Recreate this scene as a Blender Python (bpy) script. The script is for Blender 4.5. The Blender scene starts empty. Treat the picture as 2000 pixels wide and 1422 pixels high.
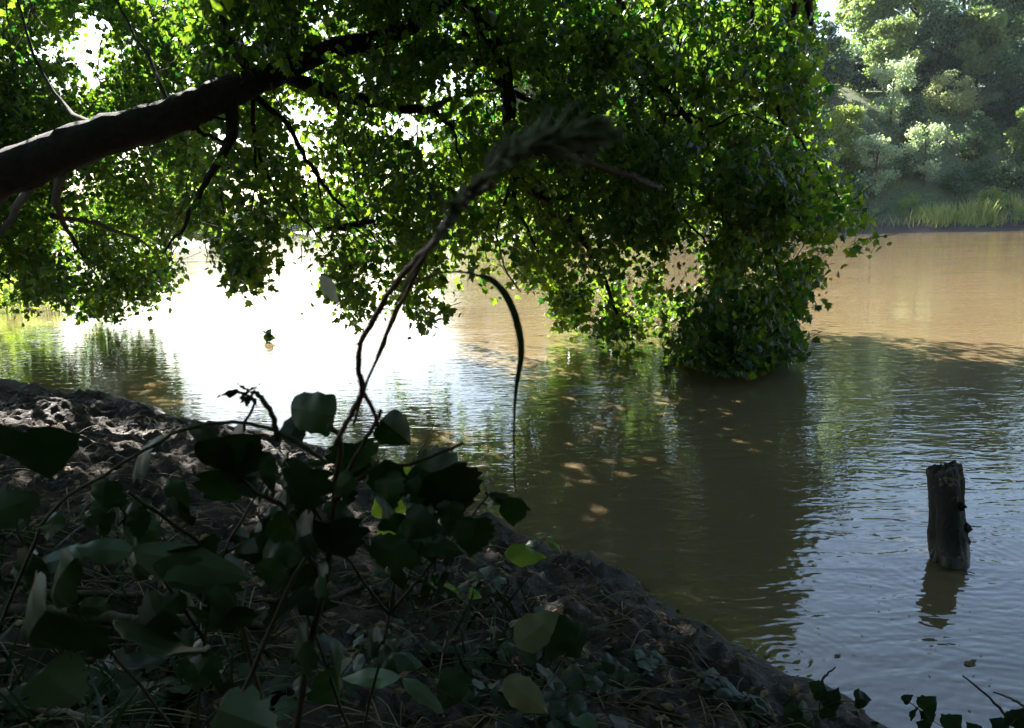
import bpy, math, random
import numpy as np
from mathutils import Vector, Matrix
R = math.radians
rng = np.random.default_rng(7)
random.seed(7)
scene = bpy.context.scene
COL = scene.collection

# ------------------------------------------------------------------ camera
F = 1510.0                      # focal length in photo pixels (2000 wide)
CAMLOC = Vector((0, 0, 2.0))
PITCH, ROLL = 10.47, 1.3
cam = bpy.data.cameras.new('camera')
cam.sensor_width = 36.0
cam.lens = 36.0 * F / 2000.0
cam.clip_start = 0.05
cam.clip_end = 3000
cam.dof.use_dof = True
cam.dof.focus_distance = 9.0
cam.dof.aperture_fstop = 13.0
co = bpy.data.objects.new('camera', cam)
COL.objects.link(co)
ROT = (Matrix.Rotation(R(90 - PITCH), 3, 'X') @ Matrix.Rotation(R(-ROLL), 3, 'Z'))
co.matrix_world = Matrix.Translation(CAMLOC) @ ROT.to_4x4()
scene.camera = co

# ------------------------------------------------------------------ light
SUN_EL, SUN_AZ = 36.0, -28.0    # azimuth from +Y, positive towards +X
world = bpy.data.worlds.new('World')
scene.world = world
world.use_nodes = True
wn = world.node_tree.nodes
wl = world.node_tree.links
sky = wn.new('ShaderNodeTexSky')
sky.sky_type = 'NISHITA'
sky.sun_disc = False
sky.sun_elevation = R(SUN_EL)
sky.sun_rotation = R(SUN_AZ)
sky.air_density = 1.15
sky.dust_density = 0.9
sky.ozone_density = 1.2
wl.new(sky.outputs[0], wn['Background'].inputs[0])
wn['Background'].inputs[1].default_value = 0.05
sun = bpy.data.lights.new('sun', 'SUN')
sun.energy = 5.0
sun.angle = R(0.5)
sun.color = (1.0, 0.95, 0.86)
so = bpy.data.objects.new('sun', sun)
COL.objects.link(so)
sdir = Vector((math.sin(R(SUN_AZ)) * math.cos(R(SUN_EL)), math.cos(R(SUN_AZ)) * math.cos(R(SUN_EL)), math.sin(R(SUN_EL))))
so.rotation_euler = sdir.to_track_quat('Z', 'Y').to_euler()
so.location = (0, 0, 60)
scene.view_settings.view_transform = 'Standard'
scene.view_settings.look = 'None'
scene.view_settings.exposure = 2.85
scene.view_settings.gamma = 1.0
scene.cycles.max_bounces = 8
scene.cycles.diffuse_bounces = 3
scene.cycles.glossy_bounces = 3
scene.cycles.transmission_bounces = 4
scene.cycles.transparent_max_bounces = 8
scene.cycles.volume_bounces = 0
scene.cycles.caustics_reflective = False
scene.cycles.caustics_refractive = False
scene.cycles.sample_clamp_indirect = 6.0
scene.cycles.use_denoising = True

# ------------------------------------------------------------------ pixel <-> place
def ray(px, py):
    return ROT @ Vector(((px - 1000) / F, -(py - 711) / F, -1.0))
def at(px, py, Y):
    """point seen at a photo pixel, Y metres ahead of the camera"""
    d = ray(px, py)
    return CAMLOC + d * (Y / d.y)
def gz(px, py, z=0.0):
    """point seen at a photo pixel on the level z"""
    d = ray(px, py)
    return CAMLOC + d * ((z - CAMLOC.z) / d.z)
ROTN = np.array(ROT)
def at_np(px, py, Y):
    d = np.stack([(px - 1000) / F, -(py - 711) / F, -np.ones_like(px)], 1) @ ROTN.T
    return np.array(CAMLOC) + d * (Y / d[:, 1])[:, None]

# ------------------------------------------------------------------ helpers
def tag(o, label=None, cat=None, group=None, kind=None):
    if label: o['label'] = label
    if cat: o['category'] = cat
    if group: o['group'] = group
    if kind: o['kind'] = kind
    return o
def empty(name, loc, label=None, cat=None, group=None):
    o = bpy.data.objects.new(name, None)
    o.empty_display_size = 0.2
    COL.objects.link(o)
    o.location = loc
    return tag(o, label, cat, group)
def link(name, me, parent=None):
    o = bpy.data.objects.new(name, me)
    COL.objects.link(o)
    if parent is not None:
        o.parent = parent
        o.matrix_parent_inverse = Matrix.Translation(-Vector(parent.location)) if not parent.get('moved') else Matrix()
    return o
def np_mesh(name, V, Fa, mat, tint=None, smooth=False):
    """V (n,3); Fa (m,k) faces all of k corners; tint: one value per face"""
    me = bpy.data.meshes.new(name)
    V = np.asarray(V, np.float32)
    Fa = np.asarray(Fa, np.int32)
    k = Fa.shape[1]
    me.vertices.add(len(V)); me.vertices.foreach_set('co', V.ravel())
    me.loops.add(Fa.size); me.loops.foreach_set('vertex_index', Fa.ravel())
    me.polygons.add(len(Fa))
    me.polygons.foreach_set('loop_start', np.arange(len(Fa), dtype=np.int32) * k)
    me.polygons.foreach_set('loop_total', np.full(len(Fa), k, np.int32))
    me.polygons.foreach_set('use_smooth', np.full(len(Fa), smooth, bool))
    if tint is not None:
        a = me.attributes.new('tint', 'FLOAT', 'FACE')
        a.data.foreach_set('value', np.asarray(tint, np.float32))
    me.update(calc_edges=True)
    me.materials.append(mat)
    return me

def vnoise(P, scale, seed=0):
    """value noise in 2D, about -1..1"""
    x = P[..., 0] * scale + seed * 17.31; y = P[..., 1] * scale + seed * 9.17
    xi = np.floor(x).astype(np.int64); yi = np.floor(y).astype(np.int64)
    fx = x - xi; fy = y - yi
    fx = fx * fx * (3 - 2 * fx); fy = fy * fy * (3 - 2 * fy)
    def h(a, b):
        n = (a * 374761393 + b * 668265263 + seed * 1442695) & 0xffffffff
        n = ((n ^ (n >> 13)) * 1274126177) & 0xffffffff
        n = n ^ (n >> 16)
        return (n & 0xffff) / 32767.5 - 1
    return (h(xi, yi) * (1 - fx) + h(xi + 1, yi) * fx) * (1 - fy) + (h(xi, yi + 1) * (1 - fx) + h(xi + 1, yi + 1) * fx) * fy

def catmull(pts, rad, n=5):
    P = [np.array(p, float) for p in pts]
    if len(P) < 3:
        m = (P[0] + P[1]) / 2
        P = [P[0], m, P[1]]; rad = [rad[0], (rad[0] + rad[1]) / 2, rad[1]]
    out, ro = [], []
    E = [2 * P[0] - P[1]] + P + [2 * P[-1] - P[-2]]
    for i in range(len(P) - 1):
        p0, p1, p2, p3 = E[i:i + 4]
        for j in range(n):
            t = j / n
            out.append(0.5 * ((2 * p1) + (-p0 + p2) * t + (2 * p0 - 5 * p1 + 4 * p2 - p3) * t * t + (-p0 + 3 * p1 - 3 * p2 + p3) * t ** 3))
            ro.append(rad[i] * (1 - t) + rad[i + 1] * t)
    out.append(P[-1]); ro.append(rad[-1])
    return np.array(out), np.array(ro)

class MB:
    """collects tubes and leaves of one part"""
    def __init__(s): s.V = []; s.Q = []; s.T = []; s.n = 0; s.tt = []; s.qt = []
    def tube(s, pts, rad, sides=6, n=4, rough=0.0, wob=0.0, seed=0, tint=0.5, cap=True):
        P, r = catmull(pts, rad, n)
        rr = np.random.default_rng(seed + 11)
        if wob: P[1:-1] += rr.normal(0, wob, (len(P) - 2, 3))
        m = len(P)
        T = np.gradient(P, axis=0); T /= np.linalg.norm(T, axis=1)[:, None] + 1e-9
        up = np.array([0, 0, 1.0]) if abs(T[0][2]) < 0.9 else np.array([1.0, 0, 0])
        a = np.linspace(0, 2 * math.pi, sides, endpoint=False)
        U = np.cross(T, up); U /= np.linalg.norm(U, axis=1)[:, None] + 1e-9
        W = np.cross(U, T)
        rj = 1 + (rr.normal(0, rough, (m, sides)) if rough else np.zeros((m, sides)))
        ring = P[:, None] + (U[:, None] * np.cos(a)[None, :, None] + W[:, None] * np.sin(a)[None, :, None]) * (r[:, None] * rj)[..., None]
        s.V.append(ring.reshape(-1, 3))
        i = np.arange(m - 1)[:, None] * sides; j = np.arange(sides)[None]
        j2 = (j + 1) % sides
        q = np.stack([i + j, i + j2, i + sides + j2, i + sides + j], -1).reshape(-1, 4) + s.n
        s.Q.append(q); s.qt.append(np.full(len(q), tint))
        base = s.n
        s.n += m * sides
        if cap:
            s.V.append(P[[0, -1]])
            for (c, o, fl) in ((s.n, base, 1), (s.n + 1, base + (m - 1) * sides, 0)):
                k = np.arange(sides)
                t = np.stack([np.full(sides, c), o + (k if not fl else (k + 1) % sides), o + ((k + 1) % sides if not fl else k)], 1)
                s.T.append(t); s.tt.append(np.full(sides, tint))
            s.n += 2
        return P, r
    def tris(s, V, T, tint=0.5):
        s.V.append(np.asarray(V, float)); s.T.append(np.asarray(T) + s.n); s.n += len(V)
        s.tt.append(np.full(len(T), tint) if np.isscalar(tint) else tint)
    def build(s, name, mat, parent=None, smooth=True):
        V = np.concatenate(s.V)
        fs = []; tt = []
        for q, t in zip(s.Q, s.qt):
            fs.append(q[:, [0, 1, 2]]); fs.append(q[:, [0, 2, 3]]); tt += [t, t]
        for q, t in zip(s.T, s.tt): fs.append(q); tt.append(t)
        me = np_mesh(name, V, np.concatenate(fs), mat, np.concatenate(tt), smooth)
        return link(name, me, parent)

# ------------------------------------------------------------------ materials
def newmat(name):
    m = bpy.data.materials.new(name); m.use_nodes = True
    nt = m.node_tree
    return m, nt, nt.nodes['Principled BSDF']
def ramp(nt, fac, stops):
    r = nt.nodes.new('ShaderNodeValToRGB')
    e = r.color_ramp.elements
    while len(e) < len(stops): e.new(0.5)
    for k, (p, c) in enumerate(stops): e[k].position = p; e[k].color = (*c, 1)
    nt.links.new(fac, r.inputs[0]); return r.outputs[0]
def noise(nt, scale, detail=4, rough=0.55, vec=None, dist=0.0):
    n = nt.nodes.new('ShaderNodeTexNoise')
    n.inputs['Scale'].default_value = scale; n.inputs['Detail'].default_value = detail
    n.inputs['Roughness'].default_value = rough; n.inputs['Distortion'].default_value = dist
    if vec is not None: nt.links.new(vec, n.inputs['Vector'])
    return n.outputs[0]
def pos(nt, scale=(1, 1, 1), rot=(0, 0, 0)):
    g = nt.nodes.new('ShaderNodeNewGeometry')
    m = nt.nodes.new('ShaderNodeMapping')
    m.inputs['Scale'].default_value = scale; m.inputs['Rotation'].default_value = rot
    nt.links.new(g.outputs['Position'], m.inputs[0]); return m.outputs[0]
def math_(nt, op, a, b=None, clamp=False):
    n = nt.nodes.new('ShaderNodeMath'); n.operation = op; n.use_clamp = clamp
    for k, v in enumerate((a, b)):
        if v is None: continue
        if isinstance(v, (int, float)): n.inputs[k].default_value = v
        else: nt.links.new(v, n.inputs[k])
    return n.outputs[0]
def bump(nt, h, strength, distance, normal=None):
    b = nt.nodes.new('ShaderNodeBump'); b.inputs['Strength'].default_value = strength
    b.inputs['Distance'].default_value = distance
    nt.links.new(h, b.inputs['Height'])
    if normal is not None: nt.links.new(normal, b.inputs['Normal'])
    return b.outputs[0]
def leafmat(name, c0, c1, t0, t1, mix=0.45, rough=0.45, spec=0.35, vein=0):
    """c0..c1 reflected, t0..t1 transmitted colour, chosen leaf by leaf"""
    m, nt, b = newmat(name)
    a = nt.nodes.new('ShaderNodeAttribute'); a.attribute_name = 'tint'
    f = a.outputs['Fac']
    if vein:
        f = math_(nt, 'ADD', f, math_(nt, 'MULTIPLY', math_(nt, 'SUBTRACT', noise(nt, vein, 5, 0.7, pos(nt)), 0.5), 1.1))
    cr = ramp(nt, f, [(0.1, c0), (0.9, c1)])
    ct = ramp(nt, f, [(0.1, t0), (0.9, t1)])
    nt.links.new(cr, b.inputs['Base Color'])
    b.inputs['Roughness'].default_value = rough
    b.inputs['Specular IOR Level'].default_value = spec
    tr = nt.nodes.new('ShaderNodeBsdfTranslucent'); nt.links.new(ct, tr.inputs[0])
    mx = nt.nodes.new('ShaderNodeMixShader'); mx.inputs[0].default_value = mix
    nt.links.new(b.outputs[0], mx.inputs[1]); nt.links.new(tr.outputs[0], mx.inputs[2])
    nt.links.new(mx.outputs[0], nt.nodes['Material Output'].inputs[0])
    return m
def barkmat(name, c0, c1, scale=14, rough=0.85, bd=0.02, spec=0.3):
    m, nt, b = newmat(name)
    p = pos(nt)
    n = noise(nt, scale, 8, 0.65, p, 0.6)
    nt.links.new(ramp(nt, n, [(0.3, c0), (0.7, c1)]), b.inputs['Base Color'])
    b.inputs['Roughness'].default_value = rough
    b.inputs['Specular IOR Level'].default_value = spec
    nt.links.new(bump(nt, noise(nt, scale * 2.5, 6, 0.7, p, 1.0), 0.8, bd), b.inputs['Normal'])
    return m

M = {}
M['canopy'] = leafmat('canopy_leaf', (0.015, 0.042, 0.014), (0.032, 0.068, 0.022), (0.03, 0.18, 0.014), (0.36, 0.58, 0.03), 0.34, 0.42, 0.4)
M['shade_leaf'] = leafmat('upper_canopy_leaf', (0.03, 0.055, 0.013), (0.05, 0.09, 0.02), (0.10, 0.24, 0.02), (0.25, 0.36, 0.03), 0.35, 0.5, 0.25)
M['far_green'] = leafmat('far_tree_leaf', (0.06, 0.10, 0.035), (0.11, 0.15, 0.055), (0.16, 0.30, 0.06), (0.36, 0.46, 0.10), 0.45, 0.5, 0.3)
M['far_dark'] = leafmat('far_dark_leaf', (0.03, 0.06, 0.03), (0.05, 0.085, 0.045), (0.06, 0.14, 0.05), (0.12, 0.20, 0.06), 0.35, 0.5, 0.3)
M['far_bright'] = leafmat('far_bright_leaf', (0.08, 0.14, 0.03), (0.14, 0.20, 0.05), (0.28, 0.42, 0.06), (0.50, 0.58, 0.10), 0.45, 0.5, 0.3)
M['silver'] = leafmat('silvery_leaf', (0.09, 0.14, 0.07), (0.36, 0.42, 0.28), (0.25, 0.40, 0.14), (0.58, 0.68, 0.34), 0.45, 0.35, 0.6)
M['tawny'] = leafmat('tawny_feathery_leaf', (0.20, 0.23, 0.10), (0.34, 0.36, 0.17), (0.32, 0.40, 0.12), (0.50, 0.56, 0.22), 0.4, 0.6, 0.3)
M['grass_far'] = leafmat('bank_grass_blade', (0.12, 0.17, 0.04), (0.30, 0.30, 0.12), (0.28, 0.40, 0.06), (0.50, 0.50, 0.16), 0.4, 0.6, 0.2)
M['ridge'] = leafmat('distant_wood_leaf', (0.04, 0.07, 0.035), (0.07, 0.10, 0.05), (0.10, 0.18, 0.05), (0.2, 0.26, 0.07), 0.3, 0.6, 0.2)
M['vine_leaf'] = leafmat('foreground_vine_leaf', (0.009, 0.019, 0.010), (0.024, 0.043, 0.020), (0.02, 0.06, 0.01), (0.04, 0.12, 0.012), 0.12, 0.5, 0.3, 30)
M['pale_leaf'] = leafmat('pale_underside_leaf', (0.05, 0.078, 0.056), (0.085, 0.12, 0.09), (0.05, 0.10, 0.04), (0.08, 0.13, 0.05), 0.15, 0.5, 0.3, 40)
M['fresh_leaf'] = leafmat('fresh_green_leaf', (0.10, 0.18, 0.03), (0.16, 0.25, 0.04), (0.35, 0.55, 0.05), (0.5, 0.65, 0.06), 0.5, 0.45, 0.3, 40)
M['tan_leaf'] = leafmat('olive_tan_leaf', (0.12, 0.12, 0.07), (0.18, 0.17, 0.10), (0.10, 0.10, 0.04), (0.15, 0.13, 0.05), 0.25, 0.6, 0.25, 30)
M['dead_leaf'] = leafmat('dead_leaf', (0.12, 0.075, 0.04), (0.26, 0.18, 0.11), (0.10, 0.06, 0.03), (0.2, 0.13, 0.06), 0.2, 0.7, 0.2, 60)
M['white_leaf'] = leafmat('bleached_leaf', (0.40, 0.38, 0.34), (0.55, 0.52, 0.46), (0.4, 0.36, 0.3), (0.5, 0.46, 0.4), 0.4, 0.6, 0.2, 60)
M['straw'] = leafmat('dry_straw', (0.10, 0.075, 0.045), (0.28, 0.23, 0.15), (0.08, 0.06, 0.03), (0.2, 0.15, 0.08), 0.2, 0.6, 0.3)
M['bark'] = barkmat('tree_bark', (0.009, 0.0075, 0.007), (0.030, 0.024, 0.020), 12, 0.9, 0.03)
M['twig'] = barkmat('twig_bark', (0.03, 0.022, 0.015), (0.09, 0.065, 0.045), 30, 0.85, 0.004)
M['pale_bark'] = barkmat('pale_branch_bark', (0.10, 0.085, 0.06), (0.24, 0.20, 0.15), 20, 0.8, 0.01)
M['vine_stem'] = barkmat('vine_stem', (0.03, 0.025, 0.018), (0.08, 0.05, 0.035), 60, 0.6, 0.001)
M['red_stem'] = barkmat('reddish_cane', (0.06, 0.022, 0.02), (0.14, 0.05, 0.04), 60, 0.5, 0.001)
M['seed'] = barkmat('grass_seed_head', (0.10, 0.11, 0.08), (0.22, 0.22, 0.17), 80, 0.8, 0.002)
M['far_bark'] = barkmat('far_tree_bark', (0.03, 0.025, 0.02), (0.09, 0.075, 0.06), 3, 0.9, 0.03)

def stump_mat():
    m, nt, b = newmat('weathered_stump_wood')
    g = nt.nodes.new('ShaderNodeTexCoord')
    mp = nt.nodes.new('ShaderNodeMapping'); mp.inputs['Scale'].default_value = (16, 16, 3.0)
    nt.links.new(g.outputs['Object'], mp.inputs[0])
    n = noise(nt, 1.0, 7, 0.65, mp.outputs[0], 1.2)
    base = ramp(nt, n, [(0.3, (0.005, 0.004, 0.0035)), (0.7, (0.026, 0.019, 0.014))])
    sep = nt.nodes.new('ShaderNodeSeparateXYZ'); nt.links.new(g.outputs['Object'], sep.inputs[0])
    n2 = noise(nt, 9.0, 6, 0.7, g.outputs['Object'], 1.5)
    k = math_(nt, 'ADD', math_(nt, 'MULTIPLY', sep.outputs[2], 0.55), math_(nt, 'MULTIPLY', n2, 1.0))
    k = math_(nt, 'MULTIPLY', math_(nt, 'SUBTRACT', k, 0.78, ), 12, True)
    mx = nt.nodes.new('ShaderNodeMix'); mx.data_type = 'RGBA'
    nt.links.new(k, mx.inputs[0]); nt.links.new(base, mx.inputs[6]); mx.inputs[7].default_value = (0.17, 0.14, 0.10, 1)
    wb = math_(nt, 'MULTIPLY', math_(nt, 'SUBTRACT', math_(nt, 'ADD', sep.outputs[2], math_(nt, 'MULTIPLY', n2, 0.08)), 0.10), 14, True)
    wm = nt.nodes.new('ShaderNodeMix'); wm.data_type = 'RGBA'
    nt.links.new(wb, wm.inputs[0]); wm.inputs[6].default_value = (0.010, 0.008, 0.005, 1); nt.links.new(mx.outputs[2], wm.inputs[7])
    nt.links.new(wm.outputs[2], b.inputs['Base Color'])
    nt.links.new(math_(nt, 'ADD', math_(nt, 'MULTIPLY', wb, 0.5), 0.25), b.inputs['Roughness'])
    nt.links.new(bump(nt, n, 1.0, 0.03), b.inputs['Normal'])
    return m
M['stump'] = stump_mat()

def ground_mat():
    m, nt, b = newmat('mud_and_soil')
    p = pos(nt)
    n1 = noise(nt, 2.2, 9, 0.62, p, 0.4)
    n2 = noise(nt, 26, 7, 0.68, p, 0.3)
    mud = ramp(nt, math_(nt, 'ADD', math_(nt, 'MULTIPLY', n1, 0.5), math_(nt, 'MULTIPLY', n2, 0.5)),
               [(0.33, (0.010, 0.007, 0.0045)), (0.52, (0.032, 0.021, 0.014)), (0.68, (0.115, 0.078, 0.054))])
    soil = ramp(nt, noise(nt, 0.9, 8, 0.6, p, 0.4), [(0.35, (0.035, 0.05, 0.018)), (0.6, (0.07, 0.085, 0.03)), (0.75, (0.12, 0.085, 0.05))])
    sep = nt.nodes.new('ShaderNodeSeparateXYZ'); nt.links.new(p, sep.inputs[0])
    # beyond the near bank the slopes above the waterline are overgrown
    far = math_(nt, 'MULTIPLY', math_(nt, 'SUBTRACT', sep.outputs[1], 40.0), 0.1, True)
    hi = math_(nt, 'MULTIPLY', math_(nt, 'SUBTRACT', math_(nt, 'ADD', sep.outputs[2], math_(nt, 'MULTIPLY', n1, 1.0)), 1.6), 2.0, True)
    mx = nt.nodes.new('ShaderNodeMix'); mx.data_type = 'RGBA'
    nt.links.new(math_(nt, 'MULTIPLY', far, hi), mx.inputs[0]); nt.links.new(mud, mx.inputs[6]); nt.links.new(soil, mx.inputs[7])
    nt.links.new(mx.outputs[2], b.inputs['Base Color'])
    wet = math_(nt, 'MULTIPLY', math_(nt, 'ADD', sep.outputs[2], math_(nt, 'MULTIPLY', n2, 0.25)), 1.4, True)
    nt.links.new(math_(nt, 'ADD', math_(nt, 'MULTIPLY', wet, 0.35), 0.55), b.inputs['Roughness'])
    vo = nt.nodes.new('ShaderNodeTexVoronoi'); vo.inputs['Scale'].default_value = 22; nt.links.new(p, vo.inputs['Vector'])
    h = math_(nt, 'ADD', n2, math_(nt, 'MULTIPLY', vo.outputs[0], 0.5))
    nb = bump(nt, h, 1.0, 0.035)
    nt.links.new(bump(nt, noise(nt, 90, 4, 0.6, p), 0.7, 0.008, nb), b.inputs['Normal'])
    return m
M['ground'] = ground_mat()

RINGS = [(*gz(1540, 1285)[:2], 120, 0.03, 2.0), (*gz(1857, 1098)[:2], 90, 0.05, 1.6), (*gz(2010, 1400)[:2], 110, 0.05, 2.0)]
def water_mat():
    m, nt, b = newmat('muddy_water')
    p = pos(nt)
    n = noise(nt, 0.12, 4, 0.5, pos(nt, (1, 1, 1)))
    nt.links.new(ramp(nt, n, [(0.3, (0.152, 0.110, 0.059)), (0.7, (0.174, 0.130, 0.073))]), b.inputs['Base Color'])
    b.inputs['IOR'].default_value = 1.58
    b.inputs['Subsurface Weight'].default_value = 1.0
    b.inputs['Subsurface Radius'].default_value = (1.0, 0.7, 0.35)
    b.inputs['Subsurface Scale'].default_value = 0.35
    b.inputs['Roughness'].default_value = 0.012
    # current: long patches of livelier and calmer surface
    patch = noise(nt, 0.33, 3, 0.5, pos(nt, (0.6, 1.0, 1), (0, 0, 0.3)), 0.6)
    patch = math_(nt, 'MULTIPLY', math_(nt, 'SUBTRACT', patch, 0.32), 2.6, True)
    sep = nt.nodes.new('ShaderNodeSeparateXYZ'); nt.links.new(p, sep.inputs[0])
    wn1 = noise(nt, 5.0, 2, 0.5, pos(nt, (0.55, 1.25, 1), (0, 0, 0.12)), 0.5)
    wn2 = noise(nt, 14.0, 1, 0.5, pos(nt, (0.6, 1.15, 1), (0, 0, -0.25)), 0.4)
    wn3 = noise(nt, 0.9, 2, 0.5, pos(nt, (0.6, 1.2, 1), (0, 0, 0.2)))
    nb = bump(nt, wn3, 0.2, 0.04)
    h = math_(nt, 'ADD', math_(nt, 'MULTIPLY', wn1, math_(nt, 'ADD', math_(nt, 'MULTIPLY', patch, 0.8), 0.25)),
              math_(nt, 'MULTIPLY', wn2, math_(nt, 'ADD', math_(nt, 'MULTIPLY', patch, 0.3), 0.06)))
    # faint rings spreading from the bank and the stump
    for (cx, cy, k_, am, fall) in RINGS:
        g_ = nt.nodes.new('ShaderNodeNewGeometry'); vd = nt.nodes.new('ShaderNodeVectorMath'); vd.operation = 'DISTANCE'
        nt.links.new(g_.outputs['Position'], vd.inputs[0]); vd.inputs[1].default_value = (cx, cy, 0)
        dd_ = math_(nt, 'ADD', vd.outputs['Value'], math_(nt, 'MULTIPLY', wn3, 0.12))
        sn = math_(nt, 'SINE', math_(nt, 'MULTIPLY', dd_, k_))
        en = math_(nt, 'EXPONENT', math_(nt, 'MULTIPLY', vd.outputs['Value'], -fall))
        h = math_(nt, 'ADD', h, math_(nt, 'MULTIPLY', math_(nt, 'MULTIPLY', sn, en), am))
    nt.links.new(bump(nt, h, 0.7, 0.016, nb), b.inputs['Normal'])
    return m
M['water'] = water_mat()

# ------------------------------------------------------------------ the setting: one terrain sheet, one water sheet
near_px = [(0, 745), (110, 762), (200, 782), (320, 800), (400, 815), (520, 845), (640, 872), (760, 908), (840, 948), (920, 980), (1010, 1010),
           (1100, 1048), (1220, 1100), (1280, 1150), (1350, 1195), (1430, 1250), (1500, 1310), (1560, 1345), (1620, 1385), (1720, 1440)]
NEAR = [tuple(gz(*p)[:2]) for p in near_px]
e = NEAR[-1]
LEFT = [(-240, 600), (-120, 330), (-85, 230), (-50, 150), (-37, 110), (-42, 90), (-46, 60), (-30, 26), (-17, 14)]
RIGHT_NEAR = [(e[0] + 0.5, e[1] - 0.16), (e[0] + 1.2, e[1] - 0.22), (e[0] + 3, e[1] - 0.4), (14, 2), (60, 6), (260, 20)]
FAR = [(260, 110), (100, 88), (56, 79), (44, 77.5), (31, 79), (16, 80), (0, 91), (-11, 115), (-32, 160), (-62, 230), (-96, 330), (-210, 600)]
RIVER = np.array(LEFT + NEAR + RIGHT_NEAR + FAR)
def seg_dist(P, poly, closed):
    d = np.full(P.shape[:-1], 1e9)
    n = len(poly)
    for i in range(n if closed else n - 1):
        a = poly[i]; b = poly[(i + 1) % n]; ab = b - a
        t = np.clip(((P - a) @ ab) / (ab @ ab), 0, 1)
        d = np.minimum(d, np.linalg.norm(P - (a + t[..., None] * ab), axis=-1))
    return d
def inside(P, poly):
    x, y = P[..., 0], P[..., 1]; r = np.zeros(x.shape, bool); n = len(poly)
    for i in range(n):
        x1, y1 = poly[i]; x2, y2 = poly[(i + 1) % n]
        c = ((y1 > y) != (y2 > y)) & (x < (x2 - x1) * (y - y1) / (y2 - y1 + 1e-12) + x1)
        r ^= c
    return r
NB = np.array(LEFT + NEAR + RIGHT_NEAR); FB = np.array(FAR)
def height(P):
    P = np.asarray(P, float)
    warp = np.stack([vnoise(P, 2.3, 3), vnoise(P, 2.3, 4)], -1) * 0.13 + np.stack([vnoise(P, 1.0, 1), vnoise(P, 1.0, 2)], -1) * 0.14 * (P[..., 1] < 30)[..., None] + np.stack([vnoise(P, 7, 5), vnoise(P, 7, 6)], -1) * 0.055
    far_ = (P[..., 1] > 30)[..., None]
    Q = P + warp + far_ * np.stack([vnoise(P, 0.3, 8), vnoise(P, 0.3, 9)], -1) * 1.2
    ins = inside(Q, RIVER)
    dn = seg_dist(Q, NB, False); df = seg_dist(Q, FB, False)
    isfar = df < dn
    d = np.minimum(dn, df)
    bed = -np.minimum(d * 0.35, 2.0) - 0.01
    near = 0.01 + 0.035 * (1 - np.exp(-d / 0.06)) + 0.20 * np.minimum(d, 3.6) + 0.05 * np.clip(d - 3.3, 0, 40)
    rough = np.clip(d / 0.3, 0.25, 1)
    w2 = P + 0.06 * np.stack([vnoise(P, 5, 21), vnoise(P, 5, 22)], -1)
    cl = vnoise(P, 1.6, 10) * 0.05 + vnoise(w2, 3.6, 11) * 0.05 + (0.5 - np.abs(vnoise(w2, 7.0, 12))) * 0.055 + np.maximum(vnoise(w2, 14, 13), -0.25) * 0.05 + vnoise(w2, 27, 14) * 0.022
    near = near + cl * rough * (np.clip(1.3 - P[..., 1] / 40, 0.1, 1))
    lf = (P[..., 1] > 40)
    near = np.where(lf, 0.25 + 0.16 * np.minimum(d, 30) + vnoise(P, 0.2, 15) * 0.2, near)
    hill = 0.55 * (1 - np.exp(-d / 0.25)) + 0.06 * np.minimum(d, 5) + 0.62 * np.clip(d - 5, 0, 30) + 0.1 * np.clip(d - 35, 0, 100) + vnoise(P, 0.25, 16) * 0.25 + vnoise(P, 0.07, 17) * 1.2 * np.clip(d / 10, 0, 1)
    dist = np.clip((P[..., 1] - 150) / 120, 0, 1)
    hill = hill * (1 - 0.75 * dist)
    land = np.where(isfar, hill, near)
    return np.where(ins, bed, land)
def hz(x, y): return float(height(np.array([[x, y]]))[0])

def axis(lo, f0, f1, hi, fine, grow=1.09):
    mid = list(np.arange(f0, f1, fine))
    a, st = [], fine
    v = f0
    while v > lo: st *= grow; st = min(st, 12); v -= st; a.append(v)
    b, st, v = [], fine, mid[-1]
    while v < hi: st *= grow; st = min(st, 12); v += st; b.append(v)
    return np.array(a[::-1] + mid + b)
gx = axis(-420, -5.8, 2.6, 420, 0.024, 1.08); gy = axis(-60, 1.3, 8.4, 650, 0.024, 1.08)
GX, GY = np.meshgrid(gx, gy)
GP = np.stack([GX, GY], -1)
GZ = height(GP)
nx, ny = len(gx), len(gy)
idx = np.arange(nx * ny).reshape(ny, nx)
quads = np.stack([idx[:-1, :-1], idx[:-1, 1:], idx[1:, 1:], idx[1:, :-1]], -1).reshape(-1, 4)
g = link('ground', np_mesh('ground', np.concatenate([GP, GZ[..., None]], -1).reshape(-1, 3), quads, M['ground'], None, True))
tag(g, kind='structure')
wx = np.linspace(-430, 430, 40); wy = np.linspace(-50, 660, 40)
WX, WY = np.meshgrid(wx, wy)
widx = np.arange(1600).reshape(40, 40)
wq = np.stack([widx[:-1, :-1], widx[:-1, 1:], widx[1:, 1:], widx[1:, :-1]], -1).reshape(-1, 4)
w = link('water', np_mesh('water', np.stack([WX, WY, np.zeros_like(WX)], -1).reshape(-1, 3), wq, M['water']))
tag(w, kind='structure')

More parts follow.
